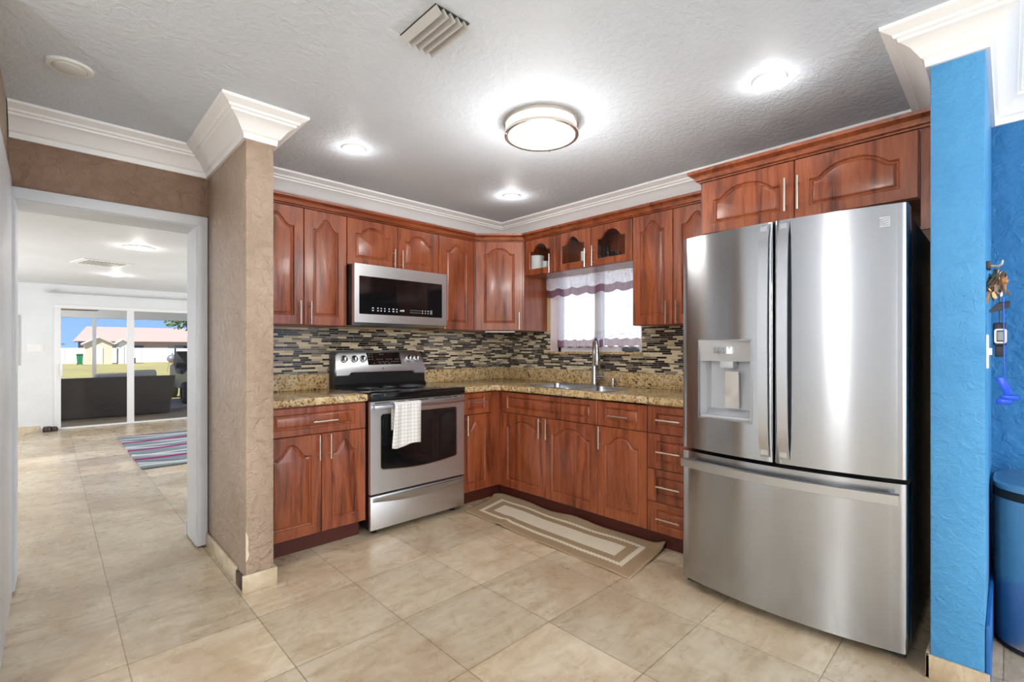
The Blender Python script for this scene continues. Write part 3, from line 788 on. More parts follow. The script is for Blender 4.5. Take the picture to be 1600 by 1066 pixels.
def hpath(z, bow): return [(.02+.72*i/16, -.028-bow*math.sin(PI*i/16), z) for i in range(17)]
mb.bm.free(); mb = MB()
for k in range(16):
    pass
prof = [(-.0, .818), (-.012, .820), (-.016, .832), (-.014, .846), (-.006, .852), (.004, .850), (.006, .82)]
rings = []
for i in range(25):
    u = i/24; bow = .020*math.sin(PI*u)**.6
    rings.append([Vector((.012+.736*u, -.020-bow+p[0], p[1])) for p in prof])
for A, B in zip(rings, rings[1:]):
    pass
R = mb.loops([list(r) for r in rings], close_last=True); mb.fill(R[0])
mb.box(.012, .035, -.022, .001, .825, .845); mb.box(.725, .748, -.022, .001, .825, .845)
h_ = mb.build('oven_handle', M['steel_plain'], d)
for (a_, b_) in ((.03, .14), (.20, .25), (.28, .44), (.49, .64), (.66, .70), (.73, .745)): MB().box(a_, b_, -.0012, .002, .857, .862).build('vent_slot', M['rubber'], d)
mb = MB()
mb.box(.0, SW, 0, .028, .04, .258, bev=.003)
q = mb.build('storage_drawer', M['steel_s'], t)
mb = MB(); rings = []
for i in range(21):
    u = i/20; s_ = math.sin(PI*u)
    rings.append([Vector((.015+.73*u, -.001, .249)), Vector((.015+.73*u, -.014, .247)), Vector((.015+.73*u, -.016, .238-.018*s_)), Vector((.015+.73*u, -.001, .222-.030*s_))])
R = mb.loops(rings); mb.fill(R[0]); mb.build('drawer_handle', M['steel_plain'], q, 50)
mb = MB(); mb.box(-.003, SW+.003, -.012, SD-.09, .880, .926, bev=.008, seg=3); ck = mb.build('cooktop', M['black_glass'], t)
mb = MB()
M['ring'] = plain('burner_ring_print', srgb(112, 114, 118), .25)
for (bx, by, br) in ((.20, .17, .105), (.56, .16, .08), (.19, .40, .075), (.56, .40, .10), (.38, .43, .05)):
    for rr in (br, br*.62):
        mb.lathe([(rr-.0025, .0), (rr+.0025, .0), (rr+.0025, .0006), (rr-.0025, .0006), (rr-.0025, 0)], (bx, by, .9262), 48)
mb.build('burner_ring', M['ring'], ck)
# backguard: black lower part, sloped stainless control panel above
yb = SD-.10
MB().prism([(yb, .90), (SD-.001, .90), (SD-.001, 1.18), (yb+.05, 1.19), (yb+.012, 1.03), (yb+.012, .95), (yb-.006, .935)], -.004, SW+.004, 'X').build('backguard', M['black'], t)
def slope(z): return yb+.010+(z-1.035)*.26
pan = []
xs = [0.004, .03, .10, .115, SW-.115, SW-.10, SW-.03, SW-.004]
outline = [(.006, 1.012), (.10, 1.014), (.12, 1.034), (SW-.12, 1.034), (SW-.10, 1.014), (SW-.006, 1.012), (SW+.002, 1.05), (SW-.012, 1.165), (SW-.04, 1.192), (SW/2, 1.200), (.04, 1.192), (.012, 1.165), (-.002, 1.05)]
mb = MB()
R = mb.loops([[Vector((p[0], slope(p[1])+.03, p[1])) for p in outline], [Vector((p[0], slope(p[1])-.008, p[1])) for p in outline], [Vector((p[0], slope(p[1])-.012, p[1])) for p in offset_poly(outline, .005)]])
cp_ = mb.build('control_panel', M['steel_s'], t); cp_['label'] = 'stainless control panel'
def on_slope(x, z, y=-.0125): return (x, slope(z)+y, z)
MB().prism([(.262, 1.088), (.545, 1.090), (.538, 1.182), (.255, 1.180)], 0, .002, 'Y').build('display', M['black_glass'], cp_)
dsp = cp_.children[0]
for v in dsp.data.vertices: v.co.y += slope(v.co.z)-.0145
mb = MB()
for row, cols in ((1.168, (.275, .30, .365, .378, .391)), (1.150, (.275, .30)), (1.130, (.275, .30, .34, .36, .38, .42, .44, .46, .50, .52)), (1.110, (.35, .37, .39, .41, .43, .46, .48, .50, .52)), (1.098, (.31, .36, .40, .44))):
    for xx in cols:
        y_ = slope(row)-.0153; mb.box(xx-.006, xx+.006, y_, y_+.0006, row-.0022, row+.0022)
mb.build('display_lettering', M['mark_dim'], cp_)
mb = MB(); mb.box(.372, .386, slope(1.058)-.0132, slope(1.058)-.012, 1.050, 1.066); mb.build('emblem', M['mark_dim'], cp_)
for kx in (.072, .152, .222, .618, .690):
    kz = 1.135; p = on_slope(kx, kz)
    k = MB().lathe([(.027, 0), (.027, -.006), (.022, -.009), (.019, -.030), (.016, -.034), (0, -.034)], p, 24, 'Y').box(p[0]-.004, p[0]+.004, p[1]-.042, p[1]-.03, p[2]-.018, p[2]+.018, bev=.002).build('knob', M['chrome'], cp_)
for fx in (.06, SW-.06):
    for fy in (.07, SD-.08): MB().lathe([(0, 0), (.018, 0), (.018, .012), (.01, .014), (.01, .045)], (fx, fy, 0), 14).build('foot', M['rubber'], t)

# towel over the oven handle
def towel_mat():
    m = NT('waffle_towel'); c = m.coords('Object'); sp = m.n('ShaderNodeSeparateXYZ'); m.l(c, sp.inputs[0])
    def ln(co, p, wd):
        f = m.math('FRACT', m.math('DIVIDE', co, p)); return m.math('LESS_THAN', f, wd)
    g = m.math('MAXIMUM', ln(sp.outputs[0], .024, .09), ln(sp.outputs[2], .024, .09))
    n = m.noise(c, 120, 3)
    m.set(color=m.mix(g, srgb(236, 234, 230), srgb(176, 178, 180)), rough=.9); m.bump(m.math('ADD', n, m.math('MULTIPLY', g, -.6)), .4, .003); return m.m
x0t, x1t = -1.632, -1.428; yh = -.6665-.040
def tw(u, v):
    # v 0 back hem -> over the bar -> 1 front hem
    xx = x0t+(x1t-x0t)*u
    Lb, Lf = .17, .275; s = v*(Lb+.05+Lf); ztop = .858
    if s < Lb: y, z = yh+.026, ztop-.012-(Lb-s)
    elif s < Lb+.05:
        a = (s-Lb)/.05*PI; y, z = yh+.003+.023*math.cos(a), ztop-.012+.014*math.sin(a)
    else:
        q = s-Lb-.05; y, z = yh-.020-.006*math.sin(u*9+1)*min(1, q/.1)-.004*math.sin(u*17), ztop-.012-q
        z += -.012*math.sin(u*5.5+.4)*(q/Lf)**2; xx += -(.022*(1-u)+.002)*(q/Lf)**1.2
    return Vector((xx, y, z))
o = MB().grid(26, 44, tw).build('dish_towel', towel_mat(), None, 80, solid=.004); tag(o, 'white checked dish towel hanging on the oven handle', 'towel')

# ================================================================= microwave
MZ = 1.375
t = thing('microwave', 'stainless over the range microwave hung below short cabinet', 'microwave', (-1.766, -.43, MZ))
mw = .764
MB().box(.002, mw-.002, .04, .43+W-.004, 0, .420, bev=.003).build('microwave_body', M['black'], t)
dr = MB(); mwin = rrect(.034, .724, .076, .338, .006, 3)
dr.prism([(0, .018), (mw, .018), (mw, .420), (0, .420)], 0, .038, 'Y', holes=[mwin])
dr = dr.build('microwave_door', M['steel_s'], t)
MB().prism(offset_poly(mwin, -.001), .003, .01, 'Y').build('window', M['black_glass'], dr)
MB().prism([(0, .018), (.04, 0.0), (.04, .018)], 0.0, mw, 'X').build('lower_lip', M['steel_plain'], dr)
mb = MB()
for r_, z_ in ((0, .121), (1, .104)):
    for xx, ww in ((.13, .014), (.17, .012), (.197, .008), (.224, .009), (.258, .010), (.29, .014), (.32, .010)): mb.box(xx, xx+ww, .0022, .004, z_-.003, z_+.003)
    for xx in (.44, .453, .467, .481, .495, .509, .523): mb.box(xx, xx+.003, .0022, .004, z_-.002, z_+.002)
    for xx in (.54, .566, .59): mb.box(xx, xx+.008, .0022, .004, z_-.003, z_+.003)
for xx, hh in ((.352, .010), (.361, .010), (.371, .012), (.380, .012)): mb.box(xx, xx+.006, .0022, .004, .108, .108+hh)
mb.build('keypad_lettering', M['mark'], dr)
mb = MB(); mb.box(.612, .632, .0022, .004, .098, .130); mb.build('keypad_square', M['mark_dim'], dr)
mb = MB()
for i in range(8): mb.box(.35+.008*i, .3545+.008*i, -.0008, .001, .046, .052)
mb.build('lettering', plain('grey_lettering', srgb(140, 142, 146), .4), dr)

# ================================================================= refrigerator
t = rootB('refrigerator', 'large stainless french door refrigerator with freezer drawer', 'refrigerator', -.80, -2.333)
FW = .905
MB().box(.003, FW-.003, .0, .80+W-.02, .05, 1.745, bev=.004).build('case', M['dark_case'], t)
# local front: y negative is towards the room. doors: back at y=-.008, sides to about -.09, bulging in the middle
def bul(x):
    u = (x/FW-.5)*2; return -.098-.058*(1-u*u)
def curved(name, xa, xb, za, zb, mat, parent, nx=18, hole=None, edge=.012):
    """convex door slab"""
    mb = MB()
    xs = [xa, xa+.003, xa+.010] + [xa+.010+(xb-xa-.020)*i/nx for i in range(1, nx)] + [xb-.010, xb-.003, xb]
    ins = {0: .012, 1: .004, 2: 0.0}
    n_ = len(xs)
    ys = [bul(x)+ins.get(i, ins.get(n_-1-i, 0)) for i, x in enumerate(xs)]
    rect = [(x, y) for x, y in zip(xs, ys)] + [(xb, -.008), (xa, -.008)]
    if hole is None:
        bot = [[Vector((p[0], p[1], z)) for p in rect] for z in (za, zb)]
        R = mb.loops(bot); mb.fill(R[0])
    else:
        hx0, hx1, hz0, hz1 = hole
        # front strip faces, leaving the hole open
        zs = [za, hz0, hz1, zb]; cut = sorted(set(xs+[hx0, hx1]))
        def Y(x):
            if x in xs: return ys[xs.index(x)]
            return bul(x)
        V = {(x, z): mb.bm.verts.new((x, Y(x), z)) for x in cut for z in zs}
        for xa_, xb_ in zip(cut, cut[1:]):
            for k in range(3):
                if k == 1 and xa_ >= hx0-1e-6 and xb_ <= hx1+1e-6: continue
                mb.bm.faces.new((V[xa_, zs[k]], V[xb_, zs[k]], V[xb_, zs[k+1]], V[xa_, zs[k+1]]))
        B = {(x, z): mb.bm.verts.new((x, -.008, z)) for x in (xa, xb) for z in zs}
        for x in (xa, xb):
            for k in range(3): mb.bm.faces.new((V[x, zs[k]], V[x, zs[k+1]], B[x, zs[k+1]], B[x, zs[k]]))
        for z in (za, zb): mb.bm.faces.new([V[x, z] for x in cut] + [B[xb, z], B[xa, z]])
        mb.bm.faces.new((B[xa, za], B[xb, za], B[xb, zb], B[xa, zb])) if False else None
    return mb.build(name, mat, parent, 50)
dz0, dz1 = .712, 1.775
hole = (.098, .360, .873, 1.258)
mid = .452
dl = curved('left_door', 0, mid-.003, dz0, dz1, M['steel'], t, hole=hole)
dr = curved('right_door', mid+.003, FW, dz0, dz1, M['steel'], t)
fz = curved('freezer_drawer', 0, FW, .045, .694, M['steel'], t)
# dispenser
hx0, hx1, hz0, hz1 = hole; yd = bul(hx1)+.004; ydl = bul(hx0)
mb = MB()   # recess shell
rim = [(hx0, hz0), (hx1, hz0), (hx1, hz1), (hx0, hz1)]
def ry(x): return bul(x)+.001
deep = -.045
Rr = [[Vector((p[0], ry(p[0]), p[1])) for p in rim], [Vector((p[0], deep, p[1])) for p in [(hx0+.03, hz0+.045), (hx1-.03, hz0+.045), (hx1-.03, hz1-.09), (hx0+.03, hz1-.09)]]]
mb.loops(Rr); disp = mb.build('dispenser_recess', M['grey_plastic'], dl, recalc=False); disp['label'] = 'silver grey water dispenser recess'
mb = MB(); mb.loops([[Vector((p[0], ry(p[0])+dy_, p[1])) for p in offset_poly(rim, o_)] for o_, dy_ in ((-.003, .0), (-.003, -.004), (.005, -.004), (.006, .002))], close_last=False)
mb.build('dispenser_rim', M['steel_plain'], dl)
# upper fascia sloping in, with icons
za_ = hz1-.105
mb = MB(); mb.prism([(hz1-.002, bul(.23)+.006), (hz1-.002, -.06), (za_, -.06), (za_, bul(.23)+.034)], 0, 1, 'Z')
bmq = mb.bm
for v in bmq.verts:
    z_, y_, x_ = v.co.x, v.co.y, v.co.z
    v.co = Vector((hx0+.004+(hx1-hx0-.008)*x_, y_, z_))
fas = mb.build('dispenser_fascia', M['grey_plastic'], dl)
mb = MB()
def icon(cx_, col):
    m_ = MB(); zc = hz1-.050; yy = bul(.23)+.012
    m_.box(cx_-.011, cx_-.008, yy-.003, yy+.004, zc-.014, zc+.014); m_.box(cx_+.008, cx_+.011, yy-.003, yy+.004, zc-.014, zc+.014); m_.box(cx_-.011, cx_+.011, yy-.003, yy+.004, zc-.017, zc-.013)
    m_.box(cx_-.005, cx_+.005, yy-.003, yy+.004, zc-.009, zc+.003)
    return m_.build('icon', col, dl)
M['icon'] = plain('grey_icon', srgb(160, 162, 166), .5)
icon(.188, M['icon']); icon(.219, M['icon']); icon(.250, emit('lit_icon', (1, 1, 1), 1.2))
MB().box(.200, .262, -.115, -.05, hz1-.138, za_+.002, bev=.003).build('spout', M['grey_plastic'], dl)
mb = MB(); mb.loops([[Vector((x_, y_-k, z_)) for x_, y_, z_ in ((.205, -.062, .925), (.272, -.062, .925), (.280, -.095, 1.105), (.220, -.095, 1.105))] for k in (-.004, .006)]); 
mb.build('dispenser_paddle', M['steel_s'], dl, recalc=True)
MB().box(hx0+.012, hx1-.012, bul(.23)+.012, -.046, hz0+.004, hz0+.018, bev=.003).build('drip_tray', M['grey_plastic'], dl)
# handles: flat curved bars standing off along the centre gap
def vbar(xc, par):
    mb = MB(); rings = []
    for i in range(17):
        u = i/16; z = .735+1.03*u; st = bul(xc)-.010-.036*math.sin(PI*u)**.35
        rings.append([Vector((xc-.020, st, z)), Vector((xc+.020, st, z)), Vector((xc+.020, st+.010, z)), Vector((xc-.020, st+.010, z))])
    R = mb.loops(rings); mb.fill(R[0])
    for z in (.745, 1.725): mb.box(xc-.014, xc+.014, bul(xc)-.020, bul(xc)+.004, z, z+.03)
    mb.build('door_handle', M['steel_plain'], par, 40)
vbar(.420, dl); vbar(.497, dr)
mb = MB(); rings = []
for i in range(25):
    u = i/24; x_ = .02+.865*u; st = bul(x_)-.050
    rings.append([Vector((x_, st, .622)), Vector((x_, st-.002, .660)), Vector((x_, st+.014, .664)), Vector((x_, st+.014, .626))])
R = mb.loops(rings); mb.fill(R[0])
for x_ in (.03, .855): mb.box(x_, x_+.025, bul(x_)-.045, bul(x_)+.006, .632, .656)
mb.build('freezer_handle', M['steel_plain'], fz, 40)
# badge
mb = MB(); bx_ = .835
mb.box(bx_-.018, bx_+.018, bul(bx_)-.003, bul(bx_)+.010, 1.688, 1.728)
bd = mb.build('badge', M['grey_plastic'], dr); bd['label'] = 'small square badge'
mb = MB()
for k in range(4):
    pts = [(bx_-.016+.032*i/8, bul(bx_)-.0036, 1.696+.008*k+.0025*math.sin(i*.8+k)) for i in range(9)]
    mb.tube(pts, .0009, 6)
mb.build('badge_lines', M['mark_dim'], dr)
for xa in (.004, FW-.07): MB().box(xa, xa+.066, -.085, .03, 1.746, 1.772, bev=.004).build('hinge_cover', M['dark_case'], t)
mb = MB(); mb.box(.01, FW-.01, -.06, .0, .012, .048); mb.build('toe_grille', M['rubber'], t)
for fx in (.08, FW-.08):
    for fy in (.05, .62): MB().lathe([(0, 0), (.022, 0), (.022, .02), (.012, .022), (.012, .055)], (fx, fy, 0), 14).build('foot', M['rubber'], t)

# ================================================================= ceiling fixtures
def recessed(loc, label, on=True, r=.070, e=9, grp='recessed ceiling lights'):
    t = thing('recessed_light', label, 'ceiling light', loc, 0, grp)
    MB().lathe([(r*.70, -.004), (r*.74, -.010), (r*.95, -.008), (r*1.02, -.002), (r*1.02, 0), (r*.6, 0)], n=40).build('trim_ring', M['white'], t)
    MB().lathe([(r*.72, -.004), (r*.70, -.012), (r*.5, -.018), (0, -.021)], n=36).build('lens', M['lens_on'] if on else M['lens_off'], t)
    if on: light('recessed_lamp', 'POINT', (0, 0, -.07), e*.5, (1, .98, .95), parent=t, shadow_soft_size=.03)
    return t
recessed((-1.948, -.799, CZ), 'lit recessed ceiling light nearest the tan wall end', e=2.2)
recessed((-.658, -.81, CZ), 'lit recessed ceiling light over the corner cabinet', e=3.2)
recessed((-.963, -2.77, CZ), 'lit recessed ceiling light above the refrigerator', e=2.6)
recessed((-3.19, -.75, CZ), 'unlit recessed ceiling disc in front of the doorway', on=False, r=.078)
recessed((-2.645, 2.15, LCZ), 'larger lit living room ceiling light nearer the doorway', r=.12, e=4.0, grp='living room ceiling lights')
recessed((-2.63, 4.46, LCZ), 'farther lit living room ceiling light near the patio door', r=.12, e=4.0, grp='living room ceiling lights')
t = thing('flush_ceiling_light', 'large round flush ceiling lamp with nickel rings, lit', 'ceiling light', (-1.392, -1.80, CZ))
R0 = .190
MB().lathe([(0, 0), (R0, 0), (R0+.003, -.004), (R0+.003, -.022), (R0-.006, -.024), (R0-.01, -.01), (0, -.01)], n=64).build('base_ring', M['steel_b'], t)
MB().lathe([(R0-.008, -.022), (R0-.008, -.062)], n=64).lathe([(R0-.012, -.070), (R0*.7, -.078), (R0*.4, -.082), (0, -.084)], n=64).build('diffuser', M['lens_big'], t)
MB().lathe([(R0-.014, -.060), (R0+.003, -.060), (R0+.004, -.076), (R0-.002, -.079), (R0-.014, -.076), (R0-.014, -.060)], n=64).build('lower_ring', M['steel_b'], t)
mb = MB()
for k in range(3):
    a = 2*PI*k/3+.5; mb.box(-.003+R0*math.cos(a), .003+R0*math.cos(a), R0*math.sin(a)-.003, R0*math.sin(a)+.003, -.084, -.02)
mb.build('clip', M['steel_b'], t)
light('flush_lamp', 'POINT', (0, 0, -.42), 15, (1, .965, .92), parent=t, shadow_soft_size=.12)

def flush(label, x, y, e, real=False):  # unseen lamps added behind the camera to brighten ceiling and room
    t = thing('flush_ceiling_light', label, 'ceiling light', (x, y, CZ))
    MB().lathe([(0, 0), (R0, 0), (R0+.003, -.022), (R0-.008, -.024)], n=48).build('base_ring', M['steel_b'], t)
    MB().lathe([(R0-.008, -.022), (R0-.008, -.070), (R0*.6, -.080), (0, -.084)], n=48).build('diffuser', M['lens_big'], t)
    light('flush_lamp', 'POINT', (0, 0, -.55), e*1.1, (1, .975, .95), parent=t, shadow_soft_size=.05)
flush('unseen added round fill lamp behind the camera near the side wall', -5.0, -3.2, 85)
flush('unseen added round fill lamp behind the camera in the dining area', -2.3, -5.6, 85)

def vent(name, label, loc, lx, ly, n, along_y=True, rz=0):
    t = thing(name, label, 'air vent', loc, rz)
    MB().box(-lx/2, lx/2, -ly/2, ly/2, -.0035, -.001).build('backing', plain('dark_duct', srgb(70, 66, 62), .8), t)
    mb = MB()
    M['vent'] = M.get('vent') or plain('vent_metal', srgb(186, 184, 180), .5)
    for i in range(n):
        xc = -lx/2 + lx*(i+.5)/n; s = lx/n*.55
        p = [(xc-s*.7, -.004), (xc-s*.55, -.004), (xc+s*.75, -.026), (xc+s*.6, -.028)]
        mb.prism(p, -ly/2, ly/2, 'Y')
    mb.build('louvre_blades', M['vent'], t)
    if name == 'ceiling_vent_':
        pass
    return t
vent('ceiling_vent', 'square kitchen ceiling air vent with slanted louvres', (-2.222, -2.02, CZ), .150, .232, 5)
t = thing('ceiling_vent', 'slim white living room ceiling vent between two lights', 'air vent', (-2.83, 3.46, LCZ), .25)
mb = MB(); mb.box(-.22, .22, -.20, .20, -.010, 0, bev=.003); mb.build('plate', M['white'], t)
mb = MB()
for i in range(10): mb.box(-.16+.034*i, -.143+.034*i, -.16, .16, -.013, -.009)
mb.build('louvre_blades', plain('grey_louvre', srgb(150, 148, 145), .5), t)

# ================================================================= rugs
def braided():
    m = NT('braided_rug'); c = m.coords('UV'); sp = m.n('ShaderNodeSeparateXYZ'); m.l(c, sp.inputs[0])
    # uv in metres from one corner; rug .50 x 1.46
    u, v = sp.outputs[0], sp.outputs[1]
    d = m.math('MINIMUM', m.math('MINIMUM', u, m.math('SUBTRACT', .50, u)), m.math('MINIMUM', m.math('MULTIPLY', v, .9), m.math('MULTIPLY', m.math('SUBTRACT', 1.46, v), .9)))
    wob = m.math('ADD', d, m.math('MULTIPLY', m.math('SINE', m.math('MULTIPLY', m.math('ADD', u, v), 240)), .0035))
    w1 = m.math('MULTIPLY', m.math('GREATER_THAN', wob, .085), m.math('LESS_THAN', wob, .116)); w2 = m.math('GREATER_THAN', d, .172)
    wh = m.math('MAXIMUM', w1, w2)
    ck = m.math('MULTIPLY', m.math('SINE', m.math('MULTIPLY', m.math('ADD', u, v), 230)), m.math('SINE', m.math('MULTIPLY', m.math('SUBTRACT', u, v), 230)))
    whc = m.mix(m.math('MULTIPLY_ADD', ck, .3, .35), srgb(236, 228, 208), srgb(206, 192, 164))
    tan = m.mix(m.noise(c, 260, 3), srgb(148, 124, 96), srgb(176, 152, 122))
    m.set(color=m.mix(wh, tan, whc), rough=.95, spec=.1)
    m.bump(m.math('ADD', m.math('MULTIPLY', wh, m.math('MULTIPLY_ADD', ck, .5, 1.0)), m.math('MULTIPLY', m.noise(c, 300, 2), .4)), .6, .006); return m.m
C00, C10, C01, C11 = Vector((-1.035, -.700)), Vector((-.575, -.575)), Vector((-1.066, -2.124)), Vector((-.572, -2.065))
def rg(u, v):
    p = (C00*(1-u)+C10*u)*(1-v)+(C01*(1-u)+C11*u)*v
    p = p + Vector((.012*math.sin(v*9)*(.3 if u < .5 else .6), 0))
    z = .010+.004*math.sin(v*23+u*2)*abs(u-.4)*1.6
    z += .020*math.exp(-((u-1)/.10)**2)*(.6+.4*math.sin(v*14)) + .012*math.exp(-((v-.27)/.025)**2)*math.exp(-(u/.35)**2)
    z += .022*math.exp(-((v-1)/.03)**2)*u*u
    p = p + Vector((-.05*math.exp(-((u-1)/.2)**2)*math.exp(-((v-.0)/.02)**2), 0))
    return Vector((p.x, p.y, max(.006, z)))
mb = MB(); nx, ny = 30, 90
mb.grid(nx, ny, rg)
uvl = mb.bm.loops.layers.uv.new('UVMap'); mb.bm.verts.index_update()
for f in mb.bm.faces:
    for lp in f.loops:
        i = lp.vert.index; a_, b_ = divmod(i, ny+1); lp[uvl].uv = (a_/nx*.50, b_/ny*1.46)
o = mb.build('kitchen_rug', braided(), None, 80); md = o.modifiers.new('thickness', 'SOLIDIFY'); md.thickness = .009; md.offset = -1
tag(o, 'tan and cream braided runner rug in front of sink cabinets', 'rug')
def striped():
    m = NT('striped_shag'); c = m.coords('Object'); sp = m.n('ShaderNodeSeparateXYZ'); m.l(c, sp.inputs[0])
    wv = m.math('MULTIPLY', m.math('SINE', m.math('MULTIPLY', sp.outputs[0], 2.2)), .18)
    def band(sl, per, ph):
        q = m.math('ADD', m.math('ADD', sp.outputs[1], m.math('MULTIPLY', sp.outputs[0], sl)), m.math('ADD', wv, ph)); return m.math('FRACT', m.math('DIVIDE', q, per))
    a_ = band(.30, .52, 20); b_ = band(-.16, .62, 20)
    base = m.ramp(a_, [(0, srgb(128, 142, 150)), (.30, srgb(150, 162, 168)), (.55, srgb(212, 218, 220)), (.66, srgb(96, 108, 118)), (.78, srgb(140, 152, 160))])
    mg = m.math('GREATER_THAN', b_, .84); base = m.mix(mg, base, srgb(158, 30, 118))
    wh = m.math('MULTIPLY', m.math('GREATER_THAN', b_, .30), m.math('LESS_THAN', b_, .40)); base = m.mix(wh, base, srgb(222, 226, 226))
    base = m.mix(m.math('MULTIPLY', m.noise(c, 40, 4, .7), .35), base, srgb(60, 74, 84))
    m.set(color=base, rough=.95, spec=.1); m.bump(m.noise(c, 160, 3), .8, .01); return m.m
o = MB().box(-2.588, -.95, 2.493, 4.84, .001, .018, bev=.005).build('area_rug', striped()); tag(o, 'grey shag area rug with magenta and white wavy stripes', 'rug')

# ================================================================= living room details
M['vinyl'] = plain('white_door_vinyl', srgb(232, 233, 234), .4)
sd = thing('sliding_door', 'white framed sliding glass door to the patio', 'door', (-2.0, FY+.02, 0)); sd['kind'] = 'structure'; sd.name = 'door_3'
def addw(name, mat, boxes, parent, bev=0):
    mb = MB()
    for b_ in boxes: mb.box(*b_, bev=bev)
    q = mb.build(name, mat, parent); q.matrix_parent_inverse = Matrix.Translation(parent.location).inverted(); return q
addw('frame', M['vinyl'], [(sx0, sx0+.075, FY-.012, FY+.11, 0.022, sz1-.055), (sx1-.06, sx1, FY-.012, FY+.11, 0.022, sz1-.055), (sx0, sx1, FY-.012, FY+.11, sz1-.055, sz1), (sx0, sx1, FY-.012, FY+.11, 0.002, .022)], sd, .004)
addw('stile', M['vinyl'], [(-2.352, -2.262, FY+.01, FY+.05, .02, sz1-.05), (-1.42, -1.33, FY+.05, FY+.09, .02, sz1-.05)], sd, .003)
addw('glass_pane', M['pane'], [(sx0+.07, sx1-.05, FY+.028, FY+.034, .02, sz1-.05)], sd)
q = addw('pull_handle', M['white'], [(-3.135, -3.105, FY-.045, FY-.012, .80, .98)], sd, .006)
t = thing('curtain_rod', 'bare grey curtain rod above the sliding glass door', 'curtain rod', (-2.4, FY-.06, 2.035))
mb = MB().tube([(-.86, 0, 0), (1.9, 0, 0)], .010, 10); mb.build('rod', plain('grey_rod', srgb(186, 188, 190), .4), t)
MB().tube([(-.89, 0, 0), (-.86, 0, 0)], [.006, .020], 12).build('finial', M['steel_plain'], t)
MB().box(-.80, -.785, -.005, .059, -.012, .045).build('bracket', M['steel_plain'], t)
t = thing('wall_picture', 'narrow framed picture on far wall beside the left jamb', 'picture', (-3.64, FY-.025, 1.33))
MB().box(-.25, .085, 0, .024, -.36, .36, bev=.004).build('frame', plain('pale_frame', srgb(190, 190, 190), .5), t)
MB().box(-.23, .062, -.002, .0, -.335, .335).build('print', plain('pale_print_sheet', srgb(214, 218, 220), .6), t)
t = thing('light_switch', 'white switch plate on far wall left of the sliding door', 'switch', (-3.40, FY-.008, 1.215))
MB().box(-.085, .085, 0, .007, -.06, .06, bev=.003).build('plate', M['white'], t)
MB().box(-.06, -.02, -.004, .001, -.03, .03).build('rocker', M['white'], t); MB().box(.02, .06, -.004, .001, -.03, .03).build('rocker', M['white'], t)
mb = MB().lathe([(0, 0), (.05, 0), (.055, .03), (.04, .075), (.0, .08)], (-3.27, FY-.11, 0), 14).lathe([(0, 0), (.04, 0), (.045, .03), (.03, .065), (0, .07)], (-3.20, FY-.09, 0), 14)
tag(mb.build('door_stop', plain('dark_brown_ceramic', srgb(52, 34, 26), .4)), 'small dark brown door stop on floor beside sliding door', 'door stop')

# switch on the blue wall end, keys
t = thing('light_switch', 'white switch plate on the side of the blue wall end', 'switch', (-.86, -3.448, 1.205))
MB().box(-.035, .035, -.008, -.0005, -.06, .06, bev=.003).build('plate', M['white'], t); MB().box(-.008, .008, -.016, -.006, -.012, .012).build('toggle', M['white'], t)
KX, KY = -.80, -3.448
t = thing('key_hook', 'small hook holding the key bunch on the blue wall', 'hook', (KX, KY, 1.515))
MB().box(-.04, .04, -.012, -.0005, -.012, .014, bev=.002).build('back_plate', plain('brown_hook', srgb(84, 60, 50), .5), t)
for kx in (-.02, .02): MB().tube([(kx, -.008, 0), (kx, -.03, -.004), (kx, -.04, .004), (kx, -.042, .014)], .0028, 8).build('prong', M['steel_b'], t)
M['brass'] = plain('worn_brass', srgb(176, 140, 104), .35, metal=1.0); M['keysteel'] = plain('key_steel', srgb(196, 178, 164), .32, metal=1.0)
kr = thing('key_bunch', 'large bunch of brass and steel keys hanging on the blue wall', 'keys', (KX, KY-.032, 1.505))
mb = MB(); mb.tube([(.022*math.sin(a), .002, -.022+.022*math.cos(a)) for a in [2*PI*i/20 for i in range(20)]], .002, 6, closed=True); mb.build('key_ring', M['keysteel'], kr)
rnd = random.Random(3)
for i in range(30):
    mb = MB(); L_ = rnd.uniform(.05, .07)
    mb.lathe([(0, -.001), (.011, -.001), (.012, 0), (.011, .001), (0, .001)], (0, 0, -.012), 14, 'Y')
    mb.box(-.004, .004, -.001, .001, -L_, -.018); mb.box(.003, .007, -.0008, .0008, -L_+.006, -L_+.026)
    k = mb.build('key', M['brass'] if i % 2 else M['keysteel'], kr)
    a = rnd.uniform(-.9, .9); k.location = (rnd.uniform(-.02, .02), rnd.uniform(-.018, .024), -.002-rnd.uniform(0, .06)); k.rotation_euler = (rnd.uniform(-.5, .5), a*.6, rnd.uniform(-1.5, 1.5))
kf = thing('key_fob', 'black car remote hanging below the key bunch', 'key fob', (KX+.0, KY-.034, 1.26))
M['fob'] = plain('black_fob', srgb(20, 24, 36), .4)
MB().box(-.014, .014, -.017, .017, -.035, .048, bev=.005).build('fob_case', M['fob'], kf)
mb = MB(); mb.loops([[Vector((-.0155+q_, -.0185+p[0]*1.0, p[1])) for p in offset_poly(rrect(0, .032, -.026, .026, .008, 4), o_)] for o_, q_ in ((0, .001), (0, -.002), (.006, -.002), (.006, .001))], close_last=False)
mb.build('face_ring', plain('white_ring', srgb(222, 220, 222), .4), kf)
MB().box(-.0168, -.012, -.011, .006, -.016, .016, bev=.002).build('button_pad', plain('grey_button', srgb(150, 156, 150), .5), kf)
MB().tube([(0, 0, .048), (0, 0, .15)], .002, 6).build('strap', M['fob'], kf)
MB().box(-.006, .006, -.010, .012, -.075, -.035, bev=.002).build('key_blade', M['fob'], kf)
